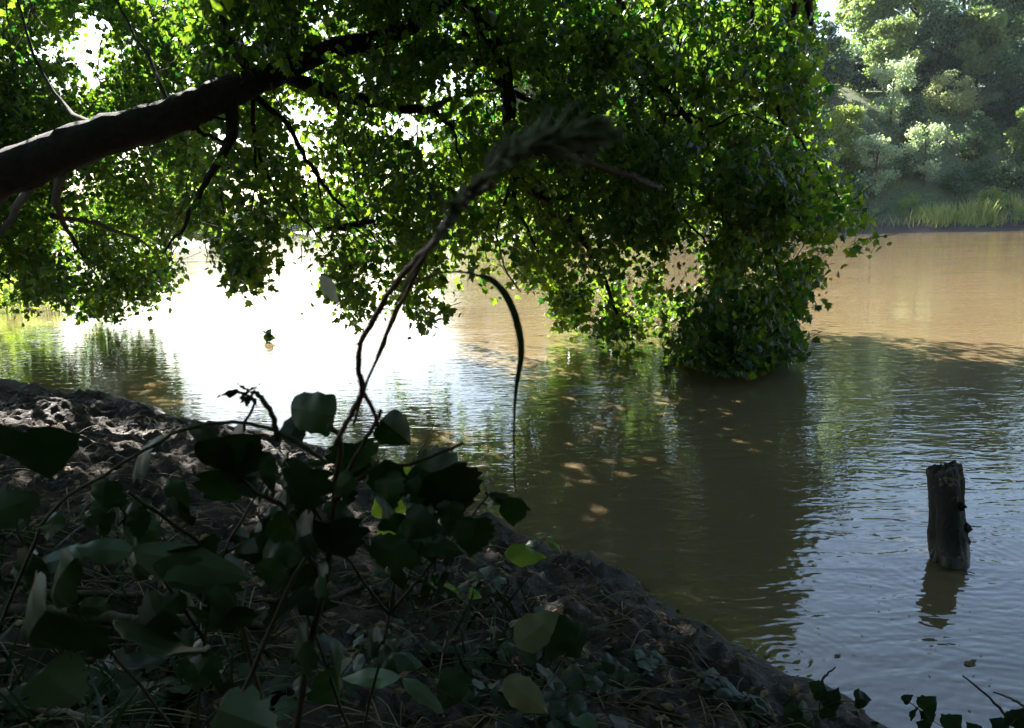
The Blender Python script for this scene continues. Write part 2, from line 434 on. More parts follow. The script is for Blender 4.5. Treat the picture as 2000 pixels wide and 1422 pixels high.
# ------------------------------------------------------------------ leaf clouds
def rot_from(normal, axis_dir):
    """frames (n,3,3): columns side, along, normal"""
    a = axis_dir / (np.linalg.norm(axis_dir, axis=1)[:, None] + 1e-9)
    n = normal - (normal * a).sum(1)[:, None] * a
    n /= np.linalg.norm(n, axis=1)[:, None] + 1e-9
    s = np.cross(a, n)
    return np.stack([s, a, n], 2)
def lobed():
    o = [(0, 0), (0.22, 0.06), (0.50, 0.20), (0.33, 0.36), (0.42, 0.62), (0.20, 0.62), (0, 1.0), (-0.20, 0.62), (-0.42, 0.62), (-0.33, 0.36), (-0.50, 0.20), (-0.22, 0.06)]
    V = [(x, y, -0.25 * abs(x) - 0.18 * y * y) for x, y in o] + [(0, 0.35, 0.03)]
    n = len(o)
    return np.array(V), np.array([(n, (i) % n, (i + 1) % n) for i in range(n)])
def ovate():
    V = [(0, 0, 0), (0.26, 0.22, -0.06), (0.27, 0.5, -0.10), (0, 1.0, -0.22), (-0.27, 0.5, -0.10), (-0.26, 0.22, -0.06), (0, 0.4, 0.02)]
    return np.array(V), np.array([(6, i, (i + 1) % 6) for i in range(6)])
def quadleaf():
    V = [(0, 0, 0), (0.33, 0.45, -0.08), (0, 1, -0.1), (-0.33, 0.45, -0.08)]
    return np.array(V), np.array([(0, 1, 2), (0, 2, 3)])
def blade():
    V = [(-0.03, 0, 0), (0.03, 0, 0), (0.024, 0.5, 0.04), (-0.024, 0.5, 0.04), (0, 1, 0.22)]
    return np.array(V), np.array([(0, 1, 2), (0, 2, 3), (3, 2, 4)])
TPL = {'lobed': lobed(), 'ovate': ovate(), 'quad': quadleaf(), 'blade': blade()}
def leaves_arr(pos_, nrm, along, size, tpl, r):
    V, T = TPL[tpl]
    n = len(pos_)
    Rm = rot_from(nrm, along)
    sc = size[:, None] * (1 if V.shape else 1)
    L = V[None] * size[:, None, None]
    W = np.einsum('nij,nkj->nki', Rm, L) + pos_[:, None]
    Ft = T[None] + (np.arange(n) * len(V))[:, None, None]
    tint = np.repeat(np.clip(r.normal(0.5, 0.25, n), 0, 1), len(T))
    return W.reshape(-1, 3), Ft.reshape(-1, 3), tint
def rnd_dirs(r, n, zbias=0.0):
    v = r.normal(0, 1, (n, 3)); v[:, 2] += zbias
    return v / np.linalg.norm(v, axis=1)[:, None]

def sprays(cent, r, nleaf=14, length=0.55, leaf=0.11, tpl='lobed', droop=0.6, floor=0.03, spread=0.11):
    """leafy drooping twigs at the given centres; returns leaf arrays and a twig MB"""
    n = len(cent)
    d = rnd_dirs(r, n); d[:, 2] = -np.abs(d[:, 2]) * droop - 0.15; d /= np.linalg.norm(d, axis=1)[:, None]
    t = r.uniform(-0.5, 0.5, (n, nleaf))
    ln = length * r.uniform(0.6, 1.3, n)
    P = cent[:, None] + d[:, None] * (t * ln[:, None])[..., None]
    P[..., 2] -= (t + 0.5) ** 2 * ln[:, None] * 0.35
    P = (P + r.normal(0, spread, P.shape) * np.array([1, 1, 0.7])).reshape(-1, 3)
    m = len(P)
    nr = rnd_dirs(r, m, 0.75)
    al = r.normal(0, 1, (m, 3)); al[:, 2] = -np.abs(al[:, 2]) * 0.9 - 0.35
    sz = leaf * r.uniform(0.5, 1.55, m)
    ok = P[:, 2] - sz * 0.9 > floor
    V, T, ti = leaves_arr(P[ok], nr[ok], al[ok], sz[ok], tpl, r)
    # twigs: thin triangular prisms
    a = cent - d * ln[:, None] * 0.8; b = cent + d * ln[:, None] * 0.5; b[:, 2] -= ln * 0.3
    return (V, T, ti), (a, cent, b)
def twig_mesh(segs, rad=0.004):
    A = []; 
    offs = np.array([[1, 0, 0], [-0.5, 0.4, 0.77], [-0.5, -0.4, -0.77]])
    a, c, b = segs
    n = len(a)
    V = np.concatenate([a[:, None] + offs * rad * 1.4, c[:, None] + offs * rad, b[:, None] + offs * rad * 0.4], 1)
    f = []
    for k in (0, 3):
        for i in range(3):
            j = (i + 1) % 3
            f += [(k + i, k + j, k + 3 + j), (k + i, k + 3 + j, k + 3 + i)]
    T = (np.array(f)[None] + (np.arange(n) * 9)[:, None, None]).reshape(-1, 3)
    V = V.reshape(-1, 3); V[:, 2] = np.maximum(V[:, 2], 0.01)
    return V, T
def cat(parts):
    V, T, ti, n = [], [], [], 0
    for v, t, x in parts:
        V.append(v); T.append(t + n); ti.append(x); n += len(v)
    return np.concatenate(V), np.concatenate(T), np.concatenate(ti)

# ------------------------------------------------------------------ the leaning tree over the river
trunk_base = Vector((-9.6, 8.0, 0.55))
tree = empty('leaning_tree', trunk_base, 'big leaning tree with dark trunk at left and leafy boughs hanging to the river', 'tree')
tb = at(-260, 425, 8.4)
mb = MB()
mb.tube([trunk_base - Vector((0.3, 0, 0.5)), trunk_base.lerp(tb, 0.45) + Vector((-.25, 0, .1)), tb, at(-60, 365, 8.7), at(80, 312, 9.0), at(190, 268, 9.2), at(320, 233, 9.5), at(420, 190, 9.8), at(500, 160, 10), at(575, 130, 10.3)],
        [0.45, 0.36, 0.29, 0.265, 0.24, 0.225, 0.215, 0.20, 0.165, 0.12], 14, 6, 0.05, 0.008, 1)
mb.build('trunk', M['bark'], tree)
def px_tube(m, pts, radii, sides=7, wob=0.012, seed=0, rough=0.06):
    P = [at(*p) for p in pts]
    rs = np.interp(np.linspace(0, 1, len(P)), [0, 1], radii) if len(radii) == 2 else radii
    return m.tube(P, list(rs), sides, 5, rough, wob, seed)
limbs = [
    ([(545, 140, 10.2), (650, 95, 10.6), (760, 68, 11), (850, 18, 11.3), (905, -70, 11.6), (900, -230, 12), (820, -420, 12.4)], (0.15, 0.06)),
    ([(540, 138, 10.2), (640, 178, 10.6), (720, 197, 10.8), (790, 212, 11), (850, 216, 11.2)], (0.11, 0.05)),
    ([(800, -330, 12.2), (860, -100, 11.9), (925, 20, 11.6), (978, 110, 11.4), (993, 200, 11.2), (998, 290, 11.1), (1000, 345, 11.0)], (0.13, 0.085)),
    ([(997, 330, 11.0), (1040, 372, 11.1), (1095, 408, 11.3), (1140, 470, 11.4), (1180, 550, 11.5), (1215, 640, 11.5)], (0.085, 0.02)),
]
allb = []
for k, (pts, rr_) in enumerate(limbs):
    m_ = MB(); px_tube(m_, pts, rr_, 9, 0.012, 20 + k, 0.08); m_.build('limb', M['bark'], tree)
branches = [
    ([(500, 190, 10), (560, 245, 10.2), (600, 310, 10.5), (640, 372, 10.8), (700, 432, 11), (742, 475, 11.2), (765, 505, 11.3)], (0.04, 0.008)),
    ([(455, 190, 9.8), (452, 262, 9.9), (430, 312, 10), (392, 372, 10.2), (360, 440, 10.4), (322, 492, 10.6)], (0.085, 0.012)),
    ([(370, 235, 9.6), (400, 232, 9.7), (450, 232, 9.8)], (0.03, 0.015)),
    ([(372, 245, 9.6), (402, 262, 9.7), (440, 278, 9.8)], (0.035, 0.015)),
    ([(495, 195, 10), (498, 300, 10.2), (500, 370, 10.5), (478, 450, 10.7)], (0.03, 0.007)),
    ([(500, 270, 10.3), (530, 360, 10.5), (590, 425, 10.8), (632, 475, 11), (645, 500, 11)], (0.025, 0.006)),
    ([(660, 190, 10.7), (668, 260, 10.8), (690, 330, 11), (700, 420, 11.2)], (0.025, 0.007)),
    ([(840, 214, 11.1), (878, 245, 11.1), (895, 290, 11.1), (908, 345, 11.1)], (0.04, 0.014)),
    ([(875, 240, 11.2), (900, 262, 11.2), (925, 285, 11.2)], (0.014, 0.004)),
    ([(1000, 340, 11), (1008, 400, 11), (1035, 460, 11.2), (1060, 520, 11.3)], (0.045, 0.01)),
    ([(1002, 345, 11), (985, 400, 11), (970, 450, 11), (985, 520, 11.1), (1018, 570, 11.2)], (0.03, 0.006)),
    ([(1020, -20, 12), (1040, 60, 12), (1034, 110, 12), (1070, 152, 12), (1130, 178, 12.1), (1180, 190, 12.2)], (0.04, 0.012)),
    ([(1185, -60, 12), (1232, 60, 12), (1230, 125, 12), (1290, 220, 11.8), (1335, 310, 11.6), (1360, 420, 11.5)], (0.05, 0.012)),
    ([(1560, -40, 11), (1545, 50, 11), (1506, 108, 11), (1512, 200, 11), (1552, 262, 11), (1600, 330, 11), (1640, 390, 11)], (0.045, 0.008)),
    ([(1468, -40, 11), (1470, 90, 11), (1490, 170, 11), (1500, 260, 11)], (0.03, 0.008)),
    ([(1295, 225, 11.7), (1350, 226, 11.5), (1390, 246, 11.3), (1450, 222, 11.2), (1530, 250, 11.1)], (0.03, 0.008)),
    ([(900, 60, 11.6), (960, 150, 12), (1100, 230, 12.4), (1220, 330, 12.4), (1330, 420, 12.2), (1420, 540, 12)], (0.06, 0.012)),
    ([(1230, 60, 12.2), (1300, 180, 12.4), (1420, 330, 12.4), (1500, 470, 12.1), (1530, 600, 11.9)], (0.06, 0.012)),
    ([(190, 250, 9.4), (120, 200, 10.5), (60, 90, 11), (20, -60, 11.5)], (0.035, 0.012)),
    ([(330, 210, 9.6), (290, 110, 10.4), (235, 20, 11), (200, -100, 11.5)], (0.03, 0.01)),
    ([(120, 330, 9.4), (110, 400, 11.5), (150, 480, 14), (200, 560, 16.5)], (0.07, 0.012)),
    ([(60, 360, 9.2), (20, 430, 11.5), (-20, 500, 13.5), (30, 560, 15)], (0.06, 0.012)),
    ([(480, 130, 10), (440, 60, 10.5), (420, -40, 11), (410, -120, 11.4)], (0.06, 0.02)),
    ([(100, 420, 11), (200, 440, 12.5), (290, 480, 14.5), (330, 530, 16)], (0.04, 0.01)),
]
for k, (pts, rr_) in enumerate(branches):
    m_ = MB(); px_tube(m_, pts, rr_, 6, 0.012, 50 + k); m_.build('branch', M['bark'], tree)
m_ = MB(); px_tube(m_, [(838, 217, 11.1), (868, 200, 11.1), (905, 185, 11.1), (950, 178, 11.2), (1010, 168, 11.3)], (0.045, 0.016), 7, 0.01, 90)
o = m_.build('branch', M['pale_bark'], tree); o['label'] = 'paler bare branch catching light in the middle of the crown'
# fine drooping twigs, one part
rt = np.random.default_rng(5)
for k in range(88):
    x = rt.uniform(0, 1580); y = rt.uniform(-40, 420); D = 9.5 + rt.uniform(0, 3) + (2.5 if x < 350 else 0)
    L_ = rt.uniform(50, 150); dx = rt.normal(0, 40)
    pts = [(x, y, D), (x + dx * 0.3, y + L_ * 0.5, D), (x + dx, y + L_, D + rt.normal(0, .2))]
    if at(*pts[-1]).z < 0.5: continue
    m_ = MB(); px_tube(m_, pts, (rt.uniform(0.008, 0.018), 0.003), 4, 0.01, 200 + k, 0); m_.build('twig', M['twig'], tree)
for pts in ([(740, 440, 11.2), (760, 470, 11.2), (765, 485, 11.2)], [(735, 455, 11.2), (790, 450, 11.2), (800, 446, 11.2)], [(345, 480, 13), (335, 500, 13), (330, 512, 13)],
            [(400, 470, 11), (405, 500, 11), (402, 515, 11)], [(415, 490, 11), (430, 510, 11)], [(965, 470, 11), (980, 520, 11), (1018, 570, 11)], [(720, 520, 11), (735, 550, 11)],
            [(440, 480, 11), (446, 505, 11)], [(590, 470, 11), (588, 535, 11)]):
    m_ = MB(); px_tube(m_, pts, (0.009, 0.003), 4, 0.004, 3, 0); m_.build('twig', M['twig'], tree)

outline = np.array([(-260, -80), (-260, 560), (-60, 585), (10, 560), (60, 585), (100, 560), (130, 600), (175, 612), (215, 618), (250, 615), (275, 590), (300, 560), (355, 525), (360, 480), (345, 430),
    (400, 440), (405, 480), (450, 500), (470, 530), (512, 542), (530, 490), (560, 500), (600, 455), (605, 500), (640, 545), (680, 605), (705, 612), (730, 570), (760, 560), (790, 600), (850, 620), (860, 570), (890, 500), (930, 520), (950, 545),
    (1000, 505), (1030, 560), (1085, 572), (1100, 600), (1120, 640), (1150, 665), (1175, 640), (1215, 685), (1250, 640), (1300, 640), (1330, 690), (1380, 690), (1440, 712), (1500, 690), (1562, 690),
    (1550, 640), (1565, 560), (1600, 490), (1625, 455), (1660, 460), (1688, 495), (1700, 440), (1712, 372), (1650, 350), (1640, 290), (1600, 200), (1595, 110), (1580, -80)], float)
# gaps: (cx, cy, rx, ry, share of the leaves taken out)
holes = [(175, 45, 45, 55, .93), (245, 60, 25, 25, .8), (215, 125, 40, 30, .6), (300, 45, 30, 20, .6), (480, 75, 45, 28, .65), (570, 120, 30, 18, .5), (170, 170, 28, 22, .75), (120, 165, 30, 20, .6),
    (560, 185, 30, 14, .9), (590, 265, 55, 55, .75), (620, 320, 40, 50, .7), (420, 250, 30, 14, .8), (700, 150, 40, 30, .5), (860, 150, 40, 40, .4), (770, 245, 60, 25, .88), (700, 225, 50, 20, .6), (850, 250, 25, 30, .8),
    (760, 130, 50, 30, .4), (400, 260, 30, 20, .75), (490, 175, 30, 12, .4), (40, 25, 40, 40, .5), (500, 40, 40, 40, .5),
    (375, 450, 45, 30, .8), (560, 440, 60, 30, .75), (745, 465, 45, 30, .8), (740, 400, 30, 40, .5), (890, 440, 40, 50, .45), (990, 440, 40, 40, .5), (590, 520, 20, 40, .8), (760, 500, 25, 25, .8), (540, 560, 30, 40, 1.0),
    (890, 560, 40, 50, .7), (1060, 420, 60, 40, .3), (1480, 440, 30, 20, .3), (1450, 500, 60, 40, .25), (1290, 600, 30, 30, .5), (1400, 650, 25, 30, .6), (1180, 560, 30, 30, .3), (960, 500, 30, 25, .5), (660, 470, 40, 25, .55), (830, 560, 40, 25, .5), (1560, 430, 50, 25, .3),
    (1130, 520, 25, 25, .3), (1240, 560, 20, 30, .3)]
def Dpx(x): return np.interp(x, [-260, 0, 200, 350, 430, 600, 1000, 1300, 1560, 1700], [14.5, 15.5, 16.5, 15, 11.5, 11.3, 11.6, 12.2, 11.6, 11.2])
def thick(x): return np.interp(x, [-260, 200, 400, 800, 1100, 1300, 1560, 1700], [1.6, 1.5, 1.1, 1.3, 1.7, 2.0, 1.0, 0.4])
def dens(x, y):
    d = np.interp(x, [-260, 0, 330, 420, 600, 850, 1000, 1100, 1500, 1600, 1700], [1.25, 1.25, 1.15, .66, .55, .6, .7, 0.85, 0.85, .7, .5])
    d = d * np.where((y > 430) & (x > 400) & (x < 1080), 0.95, 1.0)
    d = d * np.where((x > 380) & (x < 1000) & (y < 120), 1.2, 1)
    for cx, cy, rx, ry, s in holes:
        q = ((x - cx) / rx) ** 2 + ((y - cy) / ry) ** 2
        d = d * np.where(q < 1, 1 - s, 1)
    hang = np.where((x > 1060) & (y > 380), 1.0, 0.0)
    d = d * (1 + hang * 0.25) * np.where(hang > 0, np.clip(1.2 + 2.2 * vnoise(np.stack([x, y * 0.28], -1), 1 / 34, 38), 0.02, 2.2), 1)
    n = vnoise(np.stack([x, y], -1), 1 / 55, 31) * 0.6 + vnoise(np.stack([x, y], -1), 1 / 24, 32) * 0.4
    n = np.where(x > 950, 0.65 * n + 0.5 * vnoise(np.stack([x, y], -1), 1 / 105, 37), n)
    return d * np.clip(0.75 + np.where(x > 950, 2.1, 1.25) * n, 0.02, 1.5)
rc = np.random.default_rng(21)
def clump_pixels(poly, n, fn=dens, dmax=1.5):
    lo, hi = poly.min(0), poly.max(0)
    out = []
    while sum(map(len, out)) < n:
        q = rc.uniform(lo, hi, (20000, 2))
        k = inside(q, poly) & (rc.uniform(0, dmax, 20000) < fn(q[:, 0], q[:, 1]))
        out.append(q[k])
    return np.concatenate(out)[:n]
q = clump_pixels(outline, 9300)
q2 = clump_pixels(np.array([(980, -80), (1590, -80), (1600, 200), (1560, 420), (1450, 520), (1150, 480), (1000, 330)], float), 600)
q[:, 0] -= np.where((q[:, 0] > 1420) & (q[:, 1] < 420), (q[:, 0] - 1420) * 0.16, 0)
n1_ = len(q); q = np.concatenate([q, q2])
D = Dpx(q[:, 0]) + rc.normal(0, .75, len(q)) * thick(q[:, 0]) + 1.3 * vnoise(q, 1 / 70, 36) * thick(q[:, 0])
D[n1_:] = 12.4 + rc.uniform(0.3, 2.6, len(q2))
# low sprays keep to the near face of the crown, so that they end over the water
D = np.clip(D, 9.3, 20)
C = at_np(q[:, 0], q[:, 1], D)
low = C[:, 2] < 0.22
while low.any():
    D[low] *= 0.96; C = at_np(q[:, 0], q[:, 1], D); low = (C[:, 2] < 0.22) & (D > 7)
# sprays in front of the trunk and limbs would hide them: push those behind
tr_px = np.array([(-260, 425), (-60, 365), (80, 312), (190, 268), (320, 233), (420, 190), (500, 160), (575, 130)], float)
dtr = seg_dist(q, tr_px, False)
lim_px = np.array([(560, 140), (640, 178), (720, 197), (850, 216)], float); lim2 = np.array([(925, 20), (978, 110), (995, 250), (1000, 345), (1095, 408)], float)
lim3 = np.array([(560, 130), (650, 95), (760, 68), (850, 18)], float)
near_l = np.minimum(np.minimum(seg_dist(q, lim_px, False), seg_dist(q, lim2, False)), seg_dist(q, lim3, False))
brd = np.full(len(q), 1e9)
for bp, _ in branches: brd = np.minimum(brd, seg_dist(q, np.array(bp)[:, :2], False))
mv = ((brd < 13) & (D < 12.3)) | ((dtr < np.where(q[:, 0] < 330, 60, 34)) & (D < 11.2)) | ((near_l < 34) & (D < 12.2) & (rc.uniform(0, 1, len(q)) < 0.9))
D[mv] = 11.8 + rc.uniform(0, 2.5, mv.sum())
C = at_np(q[:, 0], q[:, 1], D)
C[:, 2] = np.maximum(C[:, 2], 0.2)
names = [('hanging_bough', 'leafy bough hanging to the water at the left', (q[:, 1] > 330) & (q[:, 0] < 400)),
         ('hanging_bough', 'thin leafy boughs hanging before the bright water', (q[:, 1] > 330) & (q[:, 0] >= 400) & (q[:, 0] < 1080)),
         ('hanging_bough', 'dense dark bough hanging to the water at the right', (q[:, 1] > 330) & (q[:, 0] >= 1080))]
rest = np.ones(len(q), bool)
segs = []
for nm, lb, msk in names:
    rest &= ~msk
    (V, T, ti), sg = sprays(C[msk], rc, 14, 0.5, 0.10)
    o = link(nm, np_mesh(nm, V, T, M['canopy'], ti), tree); o['label'] = lb
    segs.append(sg)
(V, T, ti), sg = sprays(C[rest], rc, 14, 0.52, 0.105)
segs.append(sg)
# crown above the picture; unseen sprays added over bank and photographer for shade
U = []
ru = np.random.default_rng(33)
def cloud(n, lo, hi): return ru.uniform(lo, hi, (n, 3))
c_ = cloud(4200, (-9, 8.5, 4.0), (5.4, 14.5, 9.5)); U.append(c_[c_[:, 2] > 4.6 + (c_[:, 1] - 8.5) * 0.42 - (c_[:, 0] > 0.5) * 1.2])
U.append(cloud(2200, (-8, 3.0, 4.4), (3.0, 9, 8)))
U.append(cloud(1100, (-8, -5, 4.2), (3.0, 3.5, 8)))
U.append(cloud(2200, (-14, -6, 1.2), (-7.6, 9, 8)))
U.append(cloud(1100, (-4.5, 9.5, 5.6), (1.2, 13.5, 9))); U.append(cloud(1200, (-6.5, 6.0, 4.8), (-0.5, 11, 8)))  # extra sprays added to block sun spots on the bank and near water
U = np.concatenate(U)
nn = vnoise(U[:, :2], 0.55, 41)
n3 = 0.6 * vnoise(U[:, [0, 2]] * np.array([1, 1.3]), 0.85, 43) + 0.4 * vnoise(U[:, [0, 2]], 1.9, 44)
U = U[np.where((U[:, 1] > 9) & (U[:, 0] > -2), n3 > 0.24, nn > -0.35)]
U = U[(U[:, 1] < 1) | ((U[:, 2] - 2.5) / np.hypot(U[:, 0], U[:, 1]) > np.where(U[:, 1] < 8, math.tan(R(23)), math.tan(R(17))))]
# keep what shows of the sky at the top left, and round the outer edge
U = U[~((U[:, 0] > 4.3 + 0.9 * vnoise(U[:, 1:], 0.5, 42)) & (U[:, 1] > 3))]
(V2, T2, t2), sg2 = sprays(U, ru, 11, 0.9, 0.21, 'ovate', spread=0.28)
V_, T_, t_ = cat([(V, T, ti), (V2, T2, t2)])
link('crown', np_mesh('crown', V_, T_, M['canopy'], t_), tree)
tv, tt_ = [], []
n0 = 0
for sg in segs + [sg2]:
    v, t = twig_mesh(sg); tv.append(v); tt_.append(t + n0); n0 += len(v)
link('leaf_twigs', np_mesh('leaf_twigs', np.concatenate(tv), np.concatenate(tt_), M['twig'], np.full(sum(map(len, tt_)), .5)), tree)
# up-going boughs that carry the crown above the picture
for k, pts in enumerate([[(-9.4, 8, 2.5), (-7, 7, 5), (-3, 4, 6.2), (0, 0, 6.5)], [(-9.4, 8.2, 3), (-7.5, 9.0, 6.6), (-2, 10.5, 8), (3, 11.5, 7.2)], [(-9.3, 7.5, 2.5), (-8, 2, 5.2), (-3, -2, 6.2), (1, -3, 6)],
                         [(-2, 10.5, 8), (1.8, 11.6, 7.4), (4.0, 11.6, 5.4), (4.3, 11.5, 4.6)]]):
    m_ = MB(); m_.tube([Vector(p) for p in pts], [0.2, 0.14, 0.09, 0.03], 8, 5, 0.05, 0.02, 700 + k); m_.build('limb', M['bark'], tree)

# unseen trees shade the bank; the right-hand ones are added to block sky light
SH = [(-3.5, -5.5, 1.2, 'broad shade tree on the bank behind the camera, on the left'), (3.6, -5.2, 1.2, 'shade tree behind the camera on the right, spreading high over the water'),
      (10.5, -3.2, 1.3, 'shade tree on the bank far to the right of the camera'), (17.0, -3.0, 1.5, 'shade tree on the bank beyond the right edge')]
for k, (x, y, s, lbk) in enumerate(SH):
    z = hz(x, y)
    t = empty('bank_tree', (x, y, z), lbk, 'tree', 'shade trees behind the photographer')
    m_ = MB(); m_.tube([(x, y, z - .4), (x + .2, y, z + 3), (x, y + .4, z + 6)], [.3, .24, .12], 10, 5, .06, .02, k); m_.build('trunk', M['bark'], t)
    c = ru.normal(0, 1, (1500, 3)) * np.array([2.6, 1.2, 2.3]) * s + np.array([x, y - .3, z + 3.4])
    if k == 1: c = np.concatenate([c, ru.uniform((2.0, -3, 6.6), (10.5, 7.5, 9.5), (3200, 3))])  # crown stretched out of view over the right water, added to block sky light
    c = c[c[:, 2] > z + .2]
    (V, T, ti), _ = sprays(c, ru, 10, 0.9, 0.24, 'ovate', spread=0.3)
    link('crown', np_mesh('crown', V, T, M['shade_leaf'], ti), t)

# ------------------------------------------------------------------ far bank trees
def crown_arrays(r, blobs, n, leaf, tpl='quad', shell=0.35, up=0.6):
    """blobs: (x,y,z,rx,ry,rz)"""
    B = np.array(blobs, float)
    w_ = (B[:, 3] * B[:, 4] * B[:, 5]) ** (2 / 3); w_ /= w_.sum()
    k = r.choice(len(B), n, p=w_)
    d = rnd_dirs(r, n)
    rad = 1 - np.abs(r.normal(0, shell, n)); rad = np.clip(rad, 0.1, 1.0) + r.normal(0, 0.07, n)
    P = B[k, :3] + d * B[k, 3:] * rad[:, None]
    nr = d + r.normal(0, 0.6, (n, 3)); nr[:, 2] += up
    al = r.normal(0, 1, (n, 3)); al[:, 2] -= 0.4
    return leaves_arr(P, nr, al, leaf * r.uniform(0.6, 1.4, n), tpl, r)
def tree_proto(name, seed, h, wdt, n, leaf, mat, label, cat_, kind='broad', group=None, nb=26, trunk_r=None):
    r = np.random.default_rng(seed)
    root = empty(name, (0, 0, 0)); tag(root, label, cat_, group)
    root['moved'] = 1
    m = MB(); tr = trunk_r or h * 0.016
    top = (r.normal(0, .3), r.normal(0, .3), h * 0.82)
    m.tube([(0, 0, -0.8), (r.normal(0, .15), r.normal(0, .15), h * .35), top], [tr * 1.3, tr, tr * .3], 7, 5, .05, .03, seed)
    for j in range(7):
        a = r.uniform(0, 6.28); z0 = h * r.uniform(.25, .65); rr2 = wdt * r.uniform(.5, .9)
        m.tube([(0, 0, z0), (math.cos(a) * rr2 * .5, math.sin(a) * rr2 * .5, z0 + h * .1), (math.cos(a) * rr2, math.sin(a) * rr2, z0 + h * .2)], [tr * .5, tr * .3, tr * .08], 5, 3, 0, .03, seed + j)
    m.build('trunk', M['far_bark'], root)
    blobs = []
    for j in range(nb):
        f = r.uniform(0, 1)
        z = h * (0.14 + 0.82 * f)
        env = {'broad': math.sin(math.pi * (0.18 + 0.78 * f)) ** 0.7, 'cone': 1.05 - f, 'shrub': math.sqrt(max(0.05, 1 - f * f)), 'open': math.sin(math.pi * (0.1 + 0.8 * f)) ** .5}[kind]
        if kind == 'shrub': z = h * (0.1 + 0.8 * f)
        a = r.uniform(0, 6.28); q_ = wdt * env * math.sqrt(r.uniform(0.05, 1)) * 0.85
        s = wdt * r.uniform(0.20, 0.42)
        blobs.append((math.cos(a) * q_, math.sin(a) * q_, z, s, s, s * r.uniform(.6, .9)))
    V, T, ti = crown_arrays(r, blobs, n, leaf)
    link('crown', np_mesh('crown', V, T, mat, ti), root)
    return root
def put(proto, x, y, s=1.0, rz=0.0, label=None, first=False, group=None, sz=None):
    if first: o = proto
    else:
        o = proto.copy(); COL.objects.link(o)
        for ch in proto.children:
            c = ch.copy(); COL.objects.link(c); c.parent = o
    o.location = (x, y, hz(x, y) - 0.1); o.rotation_euler = (0, 0, rz)
    o.scale = (s, s, sz or s)
    if label: o['label'] = label
    if group: o['group'] = group
    return o
def fx(px, Y): return (px - 1000) / F * Y * 1.0

protos = [
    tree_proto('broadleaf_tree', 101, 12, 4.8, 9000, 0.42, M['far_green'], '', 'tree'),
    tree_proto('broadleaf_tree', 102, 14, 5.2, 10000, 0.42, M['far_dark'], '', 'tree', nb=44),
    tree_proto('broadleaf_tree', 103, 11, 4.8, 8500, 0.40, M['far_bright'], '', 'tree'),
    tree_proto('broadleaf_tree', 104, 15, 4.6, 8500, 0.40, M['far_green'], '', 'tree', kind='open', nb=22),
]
used = set()
# (photo x at which it stands, metres from the camera, kind, scale, label)
rows = [
    (1545, 96, 2, 1.05, 'pale sunlit green tree on the far slope just right of the hanging canopy'),
    (1640, 92, 2, 1.0, 'yellow-green tree high on the far slope beyond the canopy tip'),
    (1720, 109, 0, 1.0, 'mid green tree on the far slope above the upper silvery poplar'),
    (1800, 113, 1, .95, 'tall dark tree with a black trunk high on the far slope'),
    (1880, 111, 0, 1.0, 'dull green tree on the far slope above the tawny shrub'),
    (1955, 104, 1, 1.15, 'dark tree at the top of the far slope near the right edge of the picture'),
    (2030, 98, 3, 1.05, 'loose-crowned green tree at the right edge of the far slope'),
    (2110, 92, 1, 1.0, 'dark tree beyond the right edge of the far slope'),
    (1600, 86.5, 1, .62, 'small dark tree low on the far bank beside the hanging canopy'),
    (1655, 92, 0, .45, 'small blue-green tree on the far slope between canopy and silvery poplar'),
    (1890, 94, 1, .42, 'dark low tree half way up the far slope right of the tawny shrub'),
    (1990, 96, 0, .55, 'mid green low tree half way up the far slope at the right edge'),
    (1765, 97, 1, .40, 'dark low tree between the silvery poplar and the tawny shrub'),
    (1480, 93, 0, 1.0, 'green tree of the far bank seen through the right part of the canopy'),
    (1400, 97, 1, 1.1, 'dark tree of the far bank behind the dense hanging bough'),
    (1320, 95, 0, 1.0, 'mid green tree of the far bank behind the hanging bough, left of the dark one'),
    (1240, 100, 1, 1.05, 'tall dark tree of the far bank behind the middle of the canopy'),
    (1160, 100, 3, .95, 'loose tree of the far bank seen behind the forked limb'),
    (1080, 108, 0, .95, 'green tree of the far bank right of the drooping limb'),
    (1010, 112, 1, .8, 'dark small tree where the far bank starts to bend away'),
    (950, 122, 0, .75, 'hazy green tree on the bend of the far bank'),
    (1680, 124, 0, 1.6, 'tall green tree on the crest behind the pale sunlit trees'),
    (1760, 126, 3, 1.6, 'tall loose tree on the crest behind the black-trunked tree'),
    (1850, 128, 1, 1.6, 'tall dark tree on the crest between its green neighbours'),
    (1930, 125, 0, 1.6, 'tall green tree on the crest near the right edge of the picture'),
    (2020, 125, 3, 1.6, 'tall loose tree on the crest at the right edge'),
    (2180, 105, 0, 1.2, 'tree on the crest beyond the right edge'),
    (1590, 108, 1, .9, 'dark tree on the crest at the edge of the hanging canopy'),
    (1520, 112, 0, 1.4, 'tall green tree on the crest behind the edge of the canopy'),
    (1430, 113, 3, 1.4, 'tall loose tree on the crest behind the dense bough'),
    (1340, 113, 1, 1.4, 'tall dark tree on the crest behind the dense bough'),
    (1250, 128, 0, 1.6, 'tall green tree on the crest behind the middle of the canopy'),
    (1165, 120, 1, 1.5, 'tall dark tree on the crest behind the forked limb'),
    (1085, 124, 3, 1.5, 'tall loose tree on the crest right of the drooping limb'),
    (1010, 128, 0, 1.5, 'tall green tree where the crest comes down to the bend'),
    (945, 130, 1, 1.45, 'tall dark tree at the tip of the far bank bend'),
    (905, 142, 0, 1.1, 'last tall tree of the far bank beyond the bend'),
]
PH = [12, 14, 11, 15]
